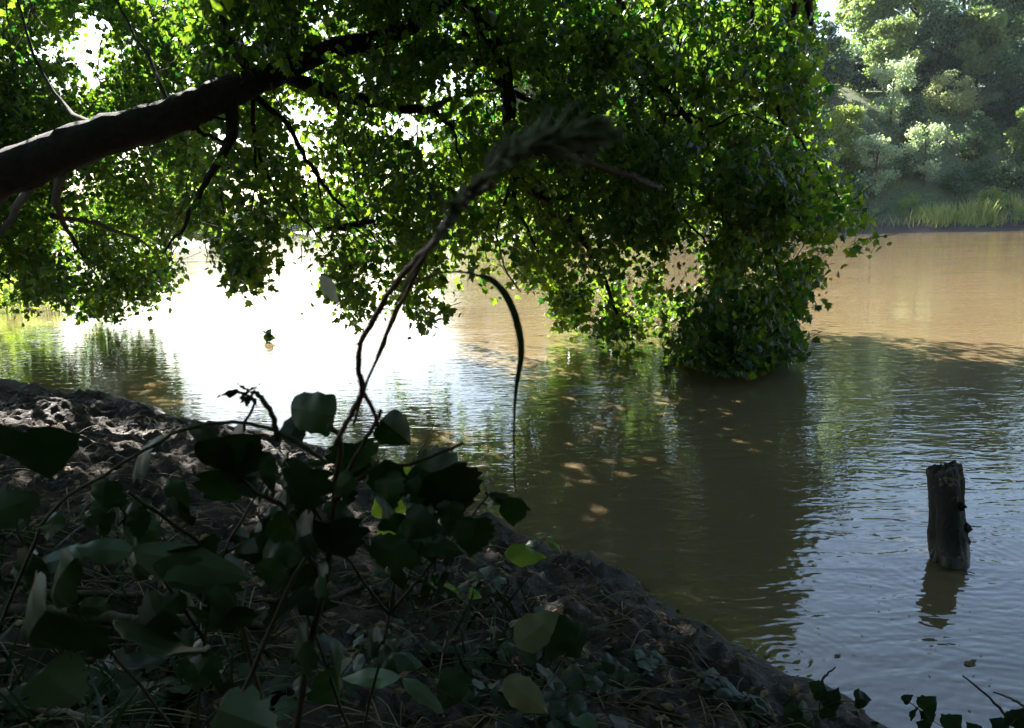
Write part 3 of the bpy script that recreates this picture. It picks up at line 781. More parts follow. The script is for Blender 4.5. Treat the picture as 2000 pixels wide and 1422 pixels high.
for k, (px, Y, kd, s, lb) in enumerate(rows):
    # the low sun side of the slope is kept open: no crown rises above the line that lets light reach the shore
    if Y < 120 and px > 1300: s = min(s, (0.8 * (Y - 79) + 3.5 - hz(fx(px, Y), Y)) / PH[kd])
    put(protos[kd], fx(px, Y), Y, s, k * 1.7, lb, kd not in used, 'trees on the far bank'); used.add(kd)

for k, (x, y, kd, s, lb) in enumerate([(-25, 34, 2, .62, 'leafy tree on the left bank just beyond the hanging bough'), (-31, 40, 0, .75, 'green tree on the left bank beyond the left edge of the bough'), (-36, 50, 2, .85, 'bright tree on the left bank behind the hanging bough'),
                                       (-43, 62, 0, .95, 'tall green tree on the left bank half way up the river'), (-49, 74, 1, .95, 'dark tree on the left bank half way up the river'), (-55, 88, 2, 1.0, 'bright tree on the left bank before the river bend'), (-63, 100, 0, 1.1, 'tall tree on the left bank at the river bend')]):
    put(protos[kd], x, y, s, k * 1.3, lb, False, 'trees on the left bank')

pop = tree_proto('silvery_poplar', 111, 7.5, 2.9, 2600, 0.30, M['silver'], '', 'tree', 'open', nb=22)
for k, (px, Y, s, lb) in enumerate([(1722, 102, 1.12, 'upper silvery white-leaved poplar on the far slope left of the tawny shrub'),
                                    (1700, 87.5, .95, 'lower silvery poplar near the water, nearest the hanging canopy'),
                                    (1795, 89, .92, 'lower silvery poplar with yellow-green top below the tawny shrub'),
                                    (1655, 97, .6, 'small faint silvery poplar left of the upper one')]):
    put(pop, fx(px, Y), Y, s, k * 2.1, lb, k == 0, 'silvery poplars on the far bank')
taw = tree_proto('tawny_shrub', 121, 5.0, 3.2, 4200, 0.24, M['tawny'], '', 'shrub', 'shrub', nb=24)
put(taw, fx(1832, 106), 106, 1.15, 0.4, 'tawny feathery shrub glowing half way up the far slope', True, 'tawny shrubs on the far bank')
put(taw, fx(2000, 91), 91, 1.0, 2.4, 'tawny feathery shrub cut by the right edge of the picture', False, 'tawny shrubs on the far bank')
yb = tree_proto('yellow_green_shrub', 131, 2.6, 1.7, 1500, 0.2, M['far_bright'], '', 'shrub', 'shrub', nb=16)
for k, (px, Y, s, lb) in enumerate([(1925, 85, 1.0, 'bright yellow-green shrub low on the far bank near the right edge'),
                                    (1770, 84, .9, 'bright green upright shrub below the lower silvery poplars'),
                                    (1985, 80.0, .6, 'small yellow-green bush at the water by the right edge'),
                                    (1850, 80.2, .55, 'small bright bush among the bank grass below the right poplar')]):
    put(yb, fx(px, Y), Y, s, k * 1.3, lb, k == 0, 'bright shrubs on the far bank')
db = tree_proto('bank_bush', 141, 3.2, 2.4, 2200, 0.26, M['far_dark'], '', 'bush', 'shrub', nb=20)
bs = [(1660, 112, 2.2, 'large bush on the crest between the sunlit trees and the upper poplar'), (1715, 115, 2.3, 'large bush on the crest behind the upper silvery poplar'), (1780, 116, 2.3, 'large bush on the crest left of the tawny shrub'),
      (1845, 116, 2.2, 'large bush on the crest behind the tawny shrub'), (1905, 116, 2.3, 'large bush on the crest right of the tawny shrub'), (1970, 116, 2.2, 'large bush on the crest near the right edge'), (1610, 114, 2.4, 'large bush on the crest beside the canopy edge'),
      (1620, 82, .9, 'dark bush at the foot of the far bank beside the canopy tip'), (1660, 84, 1.1, 'dark green bush left of the lower silvery poplar'), (1760, 86, 1.0, 'dark bush between the two lower poplars'),
      (1855, 84, 1.0, 'dark bush right of the yellow-topped poplar'), (1900, 85.5, 1.0, 'dark round bush under the tawny shrub'), (1955, 85, 1.1, 'dark bush above the bright yellow-green shrub'),
      (1975, 88, 1.1, 'dark bush on the right half way up the slope'), (1540, 82, .9, 'dark bush of the far bank behind the canopy edge'), (1440, 83, 1.1, 'bush of the far bank behind the dense bough'),
      (1330, 84, 1.1, 'second bush of the far bank behind the dense bough'), (1200, 88, 1.0, 'bush on the far bank behind the forked limb'), (1080, 93, 1.0, 'bush at the water on the far bank bend'), (1000, 98, .9, 'small bush at the tip of the far bank bend')]
for k, (px, Y, s, lb) in enumerate(bs):
    Y += 4 * (px > 1500); s *= .85
    put(db, fx(px, Y), Y, s, k * 1.9, lb, k == 0, 'dark bushes on the far bank')
# left bank bushes far up the river
lb_ = tree_proto('riverside_bush', 151, 4.2, 3.0, 2400, 0.30, M['far_bright'], '', 'bush', 'shrub', nb=22)
for k, (x, y, s, lb) in enumerate([(-45, 98, 1.0, 'bright bush on the left bank far up the river, nearest the hanging bough'), (-41, 108, 1.1, 'bright bush on the left bank where the river bends'), (-47, 112, 1.4, 'larger bright bush behind the two on the left bank'),
                                   (-52, 104, 1.6, 'tall bright bush of the left bank half hidden by the hanging bough'), (-58, 92, 1.6, 'bright bush of the left bank behind the hanging bough'), (-60, 75, 1.6, 'bright bush of the left bank beyond the leaves')]):
    put(lb_, x, y, s, k * 1.1, lb, k == 0, 'bushes on the left bank up the river')

# undergrowth on the far slope
ru2 = np.random.default_rng(77)
P = np.stack([ru2.uniform(-12, 85, 60000), ru2.uniform(78, 122, 60000)], 1)
Z = height(P); ok = (Z > 1.1); P = P[ok]; Z = Z[ok]
nz = vnoise(P, 0.35, 51); ok = ru2.uniform(-0.9, 0.9, len(P)) < nz + 0.25; P = P[ok][:34000]; Z = Z[ok][:34000]
pp = np.concatenate([P, (Z + ru2.uniform(0.0, 0.9, len(Z)) * (0.7 + 0.8 * vnoise(P, 0.5, 52)))[:, None]], 1)
V, T, ti = leaves_arr(pp, rnd_dirs(ru2, len(pp), 1.0), rnd_dirs(ru2, len(pp)), ru2.uniform(0.2, 0.45, len(pp)), 'quad', ru2)
o = link('undergrowth', np_mesh('undergrowth', V, T, M['far_green'], ti))
tag(o, 'tangled green undergrowth covering the slope of the far bank', 'undergrowth', kind='stuff')
# grass along the far water's edge
P = np.stack([ru2.uniform(-12, 90, 90000), ru2.uniform(77, 112, 90000)], 1)
Z = height(P); dd = seg_dist(P, FB, False); n5 = vnoise(P, 0.45, 53)
ok = (Z > 0.25) & (dd < 6.5 + 2 * n5) & (ru2.uniform(-0.8, 0.8, len(P)) < n5 + 0.45); P = P[ok][:30000]; Z = Z[ok][:30000]
pp = np.concatenate([P, Z[:, None] - 0.05], 1)
al = ru2.normal(0, 0.3, (len(pp), 3)); al[:, 2] = 1
V, T, ti = leaves_arr(pp, rnd_dirs(ru2, len(pp)), al, ru2.uniform(0.7, 1.9, len(pp)) * np.clip(0.85 + 1.1 * vnoise(P, 0.33, 54), .3, 1.7), 'blade', ru2)
o = link('bank_grass', np_mesh('bank_grass', V, T, M['grass_far'], ti))
tag(o, "tall sunlit grass along the far bank's waterline", 'grass', kind='stuff')
# distant woods
parts = []
for (x0, y0, x1, y1, hh, n) in ((-110, 330, -20, 190, 12, 9000), (-20, 190, 0, 135, 11, 3000), (-230, 640, -90, 420, 22, 6000), (-95, 200, -52, 125, 7, 5000), (-200, 420, -95, 215, 12, 6000)):
    t = ru2.uniform(0, 1, n); off = np.abs(ru2.normal(0, 6, n))
    X = x0 + (x1 - x0) * t; Y_ = y0 + (y1 - y0) * t + off + 3
    dirn = np.array([x1 - x0, y1 - y0]); L_ = np.linalg.norm(dirn)
    top = hh * (0.72 + 0.28 * vnoise(np.stack([t * L_, t * 0], 1), 0.16, 61))
    Z = ru2.uniform(0, 1, n) ** 0.6 * top + np.maximum(height(np.stack([X, Y_], 1)), 0) * 0.3
    pp = np.stack([X, Y_, Z], 1)
    parts.append(leaves_arr(pp, rnd_dirs(ru2, n, .5), rnd_dirs(ru2, n), ru2.uniform(1.2, 2.6, n), 'quad', ru2))
V, T, ti = cat(parts)
o = link('distant_woods', np_mesh('distant_woods', V, T, M['ridge'], ti)); tag(o, 'hazy blue wood far up the river under the canopy', 'woods', kind='stuff')

# ------------------------------------------------------------------ plants standing in the water at the left
def stem_shrub(name, pxs, Y0, hgt, n, label, leaf=0.13, group=None, wid=0.7, mat='fresh_leaf', tpl='ovate'):
    base = gz(*pxs)
    root = empty(name, base, label, 'plant', group)
    r = np.random.default_rng(int(pxs[0]) + 900)
    m = MB(); cs = []
    for j in range(max(4, int(wid * 14))):
        a = r.uniform(0, 6.28); b = Vector(base) + Vector((math.cos(a), math.sin(a), 0)) * wid * r.uniform(0, .8)
        h = hgt * r.uniform(.5, 1.1); tp = b + Vector((r.normal(0, .15), r.normal(0, .15), h))
        m.tube([b - Vector((0, 0, .1)), b.lerp(tp, .5), tp], [.008, .006, .003], 4, 3, 0, .01, j)
        for q_ in range(n): cs.append(b.lerp(tp, r.uniform(.15, 1.0)) + Vector(r.normal(0, .09, 3)))
    m.build('stem', M['twig'], root)
    cs = np.array(cs); cs = cs[cs[:, 2] > .1]
    V, T, ti = leaves_arr(cs, rnd_dirs(r, len(cs), 1.0), rnd_dirs(r, len(cs)), leaf * r.uniform(.6, 1.3, len(cs)), tpl, r)
    link('foliage', np_mesh('foliage', V, T, M[mat], ti), root)
stem_shrub('water_shrub', (20, 607), 0, 0.95, 34, 'bright green leafy shrub standing in the river at the left edge', wid=0.95)
stem_shrub('water_shrub', (-90, 600), 0, 1.3, 34, 'bright green shrub in the river just beyond the left edge', wid=1.0)
stem_shrub('water_plant', (105, 612), 0, 0.28, 9, 'low sparse leafy plant in the water left of the hanging bough', 0.09, 'small plants in the shallow water', 0.8)
stem_shrub('water_plant', (150, 614), 0, 0.2, 7, 'lowest sparse plant in the water under the hanging bough', 0.08, 'small plants in the shallow water', 0.3)

# ------------------------------------------------------------------ stump
base = gz(1857, 1098)
root = empty('tree_stump', base, 'dark weathered broken stump leaning in the shallow water at the right', 'stump')
topp = at(1846, 908, base.y + 0.26)
r = np.random.default_rng(3)
ax = topp - base
m = 28; ns = 30
ts = np.linspace(-0.35, 1, ns)
th = np.linspace(0, 2 * math.pi, m, endpoint=False)
V = []
for i, t in enumerate(ts):
    c = base + ax * t
    rad = 0.098 - 0.010 * t + 0.006 * math.sin(t * 9) + 0.006 * max(0, 0.3 - t)
    for j, a in enumerate(th):
        lump = 1 + 0.10 * math.sin(3 * a + 1.0) + 0.07 * math.sin(5 * a + t * 4) + 0.035 * math.sin(11 * a + 2 * t) + r.normal(0, .022)
        if i == ns - 1 or i == ns - 2:
            dz = (0.024 * math.sin(a + 2.2) + 0.010 * math.sin(3 * a) + r.normal(0, .006)) - (0.012 if i == ns - 1 else 0); lump *= 0.9 if i == ns - 1 else 0.98
        else: dz = 0
        V.append((c.x + math.cos(a) * rad * lump, c.y + math.sin(a) * rad * lump, c.z + dz))
Fq = []
for i in range(ns - 1):
    for j in range(m):
        j2 = (j + 1) % m
        Fq.append((i * m + j, i * m + j2, (i + 1) * m + j2)); Fq.append((i * m + j, (i + 1) * m + j2, (i + 1) * m + j))
o0 = (ns - 1) * m
for ring in (0.6, 0.25):
    for j, a in enumerate(th):
        v = V[o0 + j]; cx, cy, cz = topp.x, topp.y, topp.z
        V.append((cx + (v[0] - cx) * ring, cy + (v[1] - cy) * ring, cz - 0.03 * (1 - ring) + r.normal(0, .010)))
for rr_ in range(2):
    A = o0 + rr_ * m; B = o0 + (rr_ + 1) * m
    for j in range(m):
        j2 = (j + 1) % m
        Fq.append((A + j, A + j2, B + j2)); Fq.append((A + j, B + j2, B + j))
V.append((topp.x, topp.y, topp.z - .05)); c_ = len(V) - 1
for j in range(m): Fq.append((o0 + 2 * m + j, o0 + 2 * m + (j + 1) % m, c_))
Vn = np.array(V) - np.array(base)
me = np_mesh('stump_wood', Vn, Fq, M['stump'], None, True)
so_ = bpy.data.objects.new('trunk', me); COL.objects.link(so_); so_.parent = root
# knots and a splinter
for (t, a, s) in ((0.35, -0.2, .035), (0.62, -1.2, .028), (0.2, 0.1, .04)):
    c = base + ax * t + Vector((math.cos(a), math.sin(a), 0)) * 0.085
    m_ = MB(); m_.tube([c, c + Vector((math.cos(a), math.sin(a), .2)) * .022], [s, s * .6], 7, 3, .15, .003, int(t * 100)); m_.build('knot', M['stump'], root)

# ------------------------------------------------------------------ foreground vine leaves
def outline_leaf(kind):
    if kind == 'heart': h = [(0, 0), (.10, -.06), (.26, -.06), (.40, .05), (.45, .22), (.40, .42), (.28, .62), (.14, .82), (0, 1.0)]
    elif kind == 'ovate': h = [(0, 0), (.10, .03), (.22, .12), (.30, .28), (.31, .45), (.25, .63), (.14, .82), (.05, .94), (0, 1.0)]
    elif kind == 'lance': h = [(0, 0), (.05, .05), (.11, .2), (.135, .38), (.12, .55), (.09, .72), (.05, .87), (.02, .95), (0, 1.0)]
    elif kind == 'serrate': h = [(0, 0), (.16, -.02), (.30, .06), (.29, .13), (.40, .20), (.37, .28), (.45, .36), (.38, .43), (.42, .52), (.32, .58), (.34, .66), (.22, .72), (.22, .80), (.10, .86), (0, 1.0)]
    elif kind == 'ragged': h = [(0, 0), (.14, -.03), (.27, .02), (.36, .12), (.30, .2), (.41, .28), (.38, .45), (.27, .5), (.33, .63), (.2, .68), (.17, .83), (.05, .86), (0, 1.0)]
    elif kind == 'blunt': h = [(0, 0), (.2, .0), (.42, .08), (.46, .25), (.44, .5), (.40, .72), (.30, .88), (.12, .93), (0, .90)]
    return h
def big_leaf(base, tip, face, width=1.0, kind='heart', fold=0.25, curl=0.2, wav=0.03, seed=0, rows=3):
    """leaf surface from base to tip, its upper side towards `face`; returns vertices, triangles"""
    if kind in ('heart', 'ovate', 'lance', 'blunt'):
        hh_, _ = catmull([(x_, y_, 0) for x_, y_ in outline_leaf(kind)], [0] * 12, 3); h = [(max(v[0], 0), v[1]) for v in hh_]
    else: h = outline_leaf(kind)
    base = np.array(base, float); tip = np.array(tip, float); L = np.linalg.norm(tip - base)
    a = (tip - base) / L
    n = np.array(face, float); n -= n.dot(a) * a; n /= np.linalg.norm(n) + 1e-9
    s = np.cross(a, n)
    r = np.random.default_rng(seed)
    V = []; T = []
    k = len(h)
    fr = [0, .35, .7, 1.0]
    ph = r.uniform(0, 6)
    for side in (1, -1):
        o = len(V)
        asym = r.uniform(.9, 1.08)
        for (x, y) in h:
            x = x * (1 + .05 * math.sin(y * 23 + seed) + r.normal(0, .025))
            ym = max(y, 0.0)
            for f in fr:
                X = x * f * width * asym * side; Y = ym + (y - ym) * f
                z = -fold * (0.4 * abs(X) + 1.3 * X * X) + wav * math.sin(9 * Y + ph + side) * f - curl * Y * Y + wav * .6 * math.sin(17 * Y + ph * 2) * f
                V.append(base + L * (s * X + a * (Y + curl * curl * .2) + n * z))
        c = len(fr)
        for i in range(k - 1):
            for j in range(c - 1):
                p = o + i * c + j; q_ = o + (i + 1) * c + j
                if side > 0: T += [(p, p + 1, q_ + 1), (p, q_ + 1, q_)]
                else: T += [(p, q_ + 1, p + 1), (p, q_, q_ + 1)]
    return np.array(V), np.array(T)
def add_leaf(parent, base, tip, face=(0, -0.6, 1), width=1.0, kind='heart', mat='vine_leaf', seed=0, petiole=None, label=None, **kw):
    m = MB(); V, T = big_leaf(base, tip, face, width, kind, seed=seed, **kw)
    m.tris(V, T, float(np.clip(np.random.default_rng(seed + 5).normal(.5, .3), 0, 1)))
    if petiole is not None:
        b = Vector(base); p = Vector(petiole)
        m.tube([p, p.lerp(b, .5) + Vector((0, 0, .004)), b], [.0016, .0013, .0011], 5, 3, tint=.3)
    o = m.build('leaf', M[mat], parent)
    if label: o['label'] = label
    return o
def near(px, py, Y): return at(px, py, Y)

# big blurred vine right in front of the lens: (base px, tip px, distance, width, kind, material)
v1 = empty('foreground_vine', near(600, 1500, .75), 'tall dark leafy vine out of focus right in front of the camera, left of centre', 'vine')
m_ = MB()
for pts, rr_ in (
    ([(560, 1560, .78), (600, 1300, .76), (640, 1100, .75), (655, 950, .74), (665, 860, .73), (640, 830, .73)], (.0045, .0025)),
    ([(655, 960, .74), (690, 900, .74), (730, 830, .74), (745, 800, .74)], (.003, .002)),
    ([(640, 905, .73), (590, 870, .73), (520, 835, .73), (440, 825, .72), (360, 838, .71), (300, 870, .7), (200, 930, .7), (100, 1000, .7), (30, 1150, .7), (-20, 1260, .7)], (.0022, .0016)),
    ([(470, 850, .73), (495, 790, .73), (480, 770, .73)], (.0018, .0012)),
    ([(545, 860, .73), (530, 810, .73), (505, 770, .73), (492, 765, .73)], (.003, .0022)),
    ([(620, 1120, .75), (560, 1000, .75), (500, 960, .74), (440, 900, .73)], (.0026, .0015)),
    ([(655, 980, .74), (720, 920, .74), (800, 905, .75), (905, 865, .76)], (.0022, .0018)),
    ([(560, 1560, .8), (480, 1250, .78), (430, 1100, .76), (330, 1020, .74), (250, 960, .72)], (.003, .0018)),
    ([(420, 1500, .7), (540, 1200, .72), (620, 1050, .74)], (.003, .002)),
):
    px_tube(m_, pts, rr_, 6, .0006, len(pts), .05)
m_.build('stem', M['vine_stem'], v1)
FL = [
    ((655, 812), (550, 795), .73, 0.72, 'blunt', 'vine_leaf', (0, -1, .25)),
    ((560, 870), (600, 775), .74, 0.9, 'blunt', 'vine_leaf', (.1, -1, .3)),
    ((430, 838), (420, 1020), .70, 1.25, 'heart', 'vine_leaf', (.1, -1, .3)),
    ((430, 900), (455, 1075), .72, 1.1, 'ragged', 'vine_leaf', (.3, -1, .3)),
    ((380, 850), (500, 980), .69, .9, 'ovate', 'vine_leaf', (-.2, -1, .4)),
    ((735, 812), (850, 905), .73, 1.2, 'ovate', 'vine_leaf', (-.1, -1, .5)),
    ((745, 880), (785, 1080), .72, .9, 'ovate', 'vine_leaf', (.1, -1, .2)),
    ((690, 850), (700, 1010), .75, 1.1, 'ragged', 'vine_leaf', (.4, -1, .3)),
    ((610, 900), (560, 1090), .72, .9, 'ovate', 'vine_leaf', (.2, -1, .4)),
    ((860, 900), (930, 1090), .76, 1.15, 'serrate', 'vine_leaf', (.1, -1, .2)),
    ((790, 900), (1010, 1000), .77, 1.0, 'serrate', 'vine_leaf', (.1, -1, .4)),
    ((640, 1000), (670, 1200), .72, 1.0, 'ragged', 'vine_leaf', (0, -1, .3)),
    ((40, 830), (110, 1010), .66, 1.5, 'heart', 'vine_leaf', (0, -1, .4)),
    ((-60, 1020), (150, 930), .64, .9, 'heart', 'vine_leaf', (0, -1, .5)),
    ((160, 1075), (-20, 1260), .7, .8, 'ovate', 'vine_leaf', (.2, -.7, .6)),
    ((430, 1270), (130, 1330), .62, 1.0, 'ovate', 'vine_leaf', (0, -.5, -1)),
    ((330, 1180), (200, 1290), .66, 1.0, 'ragged', 'vine_leaf', (.2, -1, .5)),
    ((100, 1180), (-30, 1330), .62, 1.2, 'heart', 'vine_leaf', (.3, -1, .6)),
    ((520, 1010), (640, 1080), .76, .9, 'ovate', 'vine_leaf', (0, -1, .6)),
    ((350, 960), (330, 1100), .74, .8, 'ovate', 'vine_leaf', (0, -1, .6)),
    ((480, 850), (410, 985), .72, .9, 'heart', 'vine_leaf', (-.4, -1, .3)),
    ((1000, 960), (1010, 1090), .8, .8, 'ovate', 'vine_leaf', (0, -1, .6)),
]
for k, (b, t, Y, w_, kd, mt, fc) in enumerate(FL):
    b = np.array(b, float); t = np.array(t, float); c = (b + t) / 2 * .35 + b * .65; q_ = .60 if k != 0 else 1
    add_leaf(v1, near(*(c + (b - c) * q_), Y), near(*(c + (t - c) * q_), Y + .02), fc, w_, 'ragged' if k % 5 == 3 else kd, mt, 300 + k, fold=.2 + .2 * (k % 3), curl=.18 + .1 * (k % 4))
SMALL = [(300, 880), (330, 930), (210, 935), (110, 1000), (70, 1080), (520, 880), (560, 930), (585, 985), (610, 1040), (640, 1120), (690, 930), (760, 915), (820, 930), (850, 1000), (790, 1010), (720, 1060), (560, 1160), (500, 1100), (460, 1180), (600, 1250), (630, 960), (730, 970), (380, 1060), (270, 990), (150, 1220), (350, 1290), (880, 980), (930, 1010)]
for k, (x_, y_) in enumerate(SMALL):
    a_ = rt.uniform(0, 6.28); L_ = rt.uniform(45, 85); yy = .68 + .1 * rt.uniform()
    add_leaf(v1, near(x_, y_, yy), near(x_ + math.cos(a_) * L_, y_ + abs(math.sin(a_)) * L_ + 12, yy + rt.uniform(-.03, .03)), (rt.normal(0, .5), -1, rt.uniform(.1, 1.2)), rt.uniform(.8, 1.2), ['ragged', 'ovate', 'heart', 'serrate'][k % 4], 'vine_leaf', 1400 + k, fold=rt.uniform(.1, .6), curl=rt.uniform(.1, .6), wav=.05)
v2 = empty('foreground_vine', near(500, 1480, .85), 'low dark tangle of small-leaved vine and stems behind the tall blurred one', 'vine')
m_ = MB()
TW = [[(380, 1480, .9), (400, 1250, .88), (440, 1080, .86), (520, 930, .85)], [(700, 1480, .9), (760, 1200, .88), (800, 1020, .86), (830, 900, .86)], [(400, 1250, .88), (300, 1100, .86), (220, 960, .85)],
      [(760, 1200, .88), (860, 1080, .88), (960, 960, .9)], [(440, 1080, .86), (600, 1000, .85), (740, 900, .85)], [(380, 1480, .9), (200, 1250, .84), (60, 1100, .8), (20, 950, .8)], [(700, 1480, .9), (620, 1250, .86), (560, 1100, .84), (500, 1000, .84)],
      [(760, 1200, .88), (640, 1040, .86), (560, 900, .84)]]
for k, t_ in enumerate(TW): px_tube(m_, t_, (.0022, .0011), 5, .001, 60 + k, .05)
m_.build('stem', M['vine_stem'], v2)
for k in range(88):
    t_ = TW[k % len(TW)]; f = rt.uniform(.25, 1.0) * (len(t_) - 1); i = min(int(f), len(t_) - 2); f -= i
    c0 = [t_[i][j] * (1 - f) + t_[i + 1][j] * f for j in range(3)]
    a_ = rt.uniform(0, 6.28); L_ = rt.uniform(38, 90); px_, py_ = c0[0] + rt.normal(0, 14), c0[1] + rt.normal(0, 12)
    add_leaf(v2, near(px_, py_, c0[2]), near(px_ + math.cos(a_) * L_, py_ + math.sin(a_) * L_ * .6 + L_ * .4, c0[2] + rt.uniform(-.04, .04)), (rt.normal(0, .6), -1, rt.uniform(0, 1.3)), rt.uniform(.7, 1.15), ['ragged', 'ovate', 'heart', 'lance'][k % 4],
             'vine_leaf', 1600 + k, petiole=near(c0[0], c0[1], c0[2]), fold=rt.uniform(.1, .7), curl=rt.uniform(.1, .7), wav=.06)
add_leaf(v1, near(255, 1075, .72), near(465, 1112, .70), (.1, -1, .8), 1.3, 'lance', 'pale_leaf', 1, fold=.5, curl=.3, label='pale twisted leaf turned to show its underside')
add_leaf(v1, near(262, 1078, .72), near(140, 1065, .72), (.1, -1, .9), 1.6, 'lance', 'pale_leaf', 2, fold=.4, curl=.1, label='pale twisted leaf turned to show its underside')
add_leaf(v1, near(300, 1100, .71), near(470, 1160, .71), (.1, -1, .3), 1.5, 'lance', 'pale_leaf', 3, fold=.2, curl=.2)
add_leaf(v1, near(180, 1075, .74), near(40, 1110, .74), (.1, -1, .9), 1.3, 'lance', 'pale_leaf', 4, fold=.3, curl=.1)
add_leaf(v1, near(470, 930, .74), near(498, 975, .74), (.1, -1, .9), 1.3, 'ovate', 'pale_leaf', 5, fold=.3, curl=.1)
add_leaf(v1, near(80, 1310, .62), near(170, 1385, .63), (.1, -1, .9), 1.3, 'ragged', 'pale_leaf', 6, fold=.4, curl=.3)
add_leaf(v1, near(420, 1385, .6), near(545, 1425, .6), (.1, -1, .9), 1.2, 'ragged', 'pale_leaf', 7, fold=.6, curl=.5)
# shrivelled brown bud at the top of the left shoot
m_ = MB()
for k in range(9):
    a = near(485 + 4 * math.cos(k), 765 + 5 * math.sin(k * 2), .73)
    b = near(470 + rt.uniform(-24, 40), 765 + rt.uniform(-16, 20), .73 + rt.uniform(-.01, .01))
    V, T = big_leaf(a, b, rnd_dirs(rt, 1)[0], .9, 'ovate', fold=.5, curl=.7, wav=.12, seed=k); m_.tris(V, T, .3)
m_.build('shrivelled_leaf', M['vine_stem'], v1)

# thorny reddish canes
c1 = empty('bramble_cane', near(640, 900, .62), 'thick reddish bramble cane with thorns rising in front of the bright water', 'bramble')
m_ = MB()
P, rr_ = px_tube(m_, [(655, 870, .62), (690, 800, .62), (708, 765, .62), (700, 720, .61), (705, 670, .60), (735, 615, .59), (760, 570, .57), (800, 520, .52), (850, 470, .46), (905, 400, .38), (960, 335, .33), (1010, 290, .31)],
        [.0022, .0024, .0028, .0024, .0022, .0025, .0022, .0022, .0021, .002, .002, .002], 8, .0003, 4, .06)
for k in range(4, len(P) - 2, 2):
    d = Vector(rnd_dirs(rt, 1)[0]); m_.tube([P[k], Vector(P[k]) + d * .006], [.0012, .0002], 4, 2)
m_.build('cane', M['red_stem'], c1)
m_ = MB(); px_tube(m_, [(708, 765, .62), (728, 800, .64), (738, 830, .66)], (.002, .002), 6, .0003, 2); m_.build('side_shoot', M['red_stem'], c1)
m_ = MB(); px_tube(m_, [(742, 606, .59), (758, 603, .59), (772, 612, .59)], (.0009, .0006), 5, .0002, 2); m_.build('tendril', M['red_stem'], c1)
c2 = empty('bramble_cane', near(690, 830, .66), 'thin straight red cane crossing behind the thick thorny one', 'bramble')
m_ = MB(); px_tube(m_, [(690, 830, .68), (720, 740, .67), (750, 670, .65), (775, 610, .63), (805, 550, .6), (840, 480, .56), (880, 420, .52), (930, 380, .48), (960, 360, .46)], (.0012, .0022), 7, .0003, 6); m_.build('cane', M['red_stem'], c2)
c3 = empty('grass_blade', near(1003, 880, .7), 'long arching grass blade curving down in front of the water, right of the canes', 'grass blade')
m_ = MB(); px_tube(m_, [(800, 560, .62), (830, 543, .63), (870, 532, .64), (910, 532, .65), (940, 540, .66)], (.0008, .0012), 5, .0002, 7); m_.build('stalk', M['red_stem'], c3)
def ribbon(pts, wd, nrm):
    P = [np.array(at(*p)) for p in pts]; Pc, ww = catmull(P, wd, 5)
    T_ = np.gradient(Pc, axis=0); T_ /= np.linalg.norm(T_, axis=1)[:, None]
    S = np.cross(T_, np.array(nrm, float)); S /= np.linalg.norm(S, axis=1)[:, None]
    V = np.concatenate([Pc - S * ww[:, None], Pc + np.array(nrm) * ww[:, None] * .35, Pc + S * ww[:, None]]); n = len(Pc)
    T = []
    for i in range(n - 1):
        for o in (0, n): T += [(o + i, o + i + 1, o + n + i + 1), (o + i, o + n + i + 1, o + n + i)]
    return V, np.array(T)
m_ = MB(); V, T = ribbon([(936, 538, .66), (962, 548, .66), (990, 580, .66), (1010, 630, .66), (1018, 690, .66), (1008, 760, .66), (1004, 830, .66), (1004, 900, .66), (1006, 960, .66)], [.0016, .0028, .0032, .0033, .003, .0018, .001, .0007, .0004], (0.3, -1, 0.2)); m_.tris(V, T, .4)
m_.build('blade', M['vine_leaf'], c3)

# blurred grass seed head close to the lens
gs = empty('seeding_grass', near(1300, 380, .3), 'blurred feathery grass seed head arching across the middle, close to the camera', 'grass')
m_ = MB(); px_tube(m_, [(1290, 368, .30), (1230, 345, .29), (1150, 318, .28), (1080, 300, .27), (1020, 300, .26)], (.0009, .0013), 6, .0002, 8); m_.build('stalk', M['red_stem'], gs)
def seedhead(pts, nsp, sl, parent, seed, sp=.5):
    r = np.random.default_rng(seed); m = MB()
    P = [np.array(at(*p)) for p in pts]; Pc, _ = catmull(P, [1] * len(P), 8)
    m.tube(P, [.0007] * len(P), 5, 4)
    T_ = np.gradient(Pc, axis=0); T_ /= np.linalg.norm(T_, axis=1)[:, None]
    for k in range(nsp):
        i = r.integers(0, len(Pc)); env = math.sin(math.pi * (0.08 + .84 * i / (len(Pc) - 1)))
        d = T_[i] * 1.0 + r.normal(0, sp, 3); d /= np.linalg.norm(d)
        a = Pc[i]; L = sl * (.4 + env) * r.uniform(.6, 1.2)
        m.tube([a, a + d * L * .5 + r.normal(0, .0003, 3), a + d * L], [.0003, .0009, .0002], 4, 2)
    m.build('seed_head', M['seed'], parent)
seedhead([(975, 315, .265), (1020, 290, .26), (1070, 278, .26), (1120, 262, .26), (1180, 252, .26)], 150, .011, gs, 1, .35)
gs2 = empty('seeding_grass', near(780, 560, .42), 'second blurred grass spike, dark, leaning along the canes below the feathery one', 'grass')
m_ = MB(); px_tube(m_, [(735, 700, .5), (790, 560, .42), (860, 455, .36), (940, 350, .3)], (.001, .001), 6, .0002, 8); m_.build('stalk', M['vine_stem'], gs2)
seedhead([(850, 470, .36), (900, 395, .32), (950, 335, .3), (1010, 285, .28), (1060, 265, .27)], 130, .010, gs2, 2, .3)

# bleached dead leaf hanging on the left cane
hl = empty('hanging_dead_leaf', near(628, 540, .9), 'pale bleached dead leaf hanging alone in front of the glare', 'dead leaf')
add_leaf(hl, near(628, 538, .9), near(662, 594, .9), (.5, -1, .2), .7, 'ovate', 'white_leaf', 9, fold=.3, curl=.1)

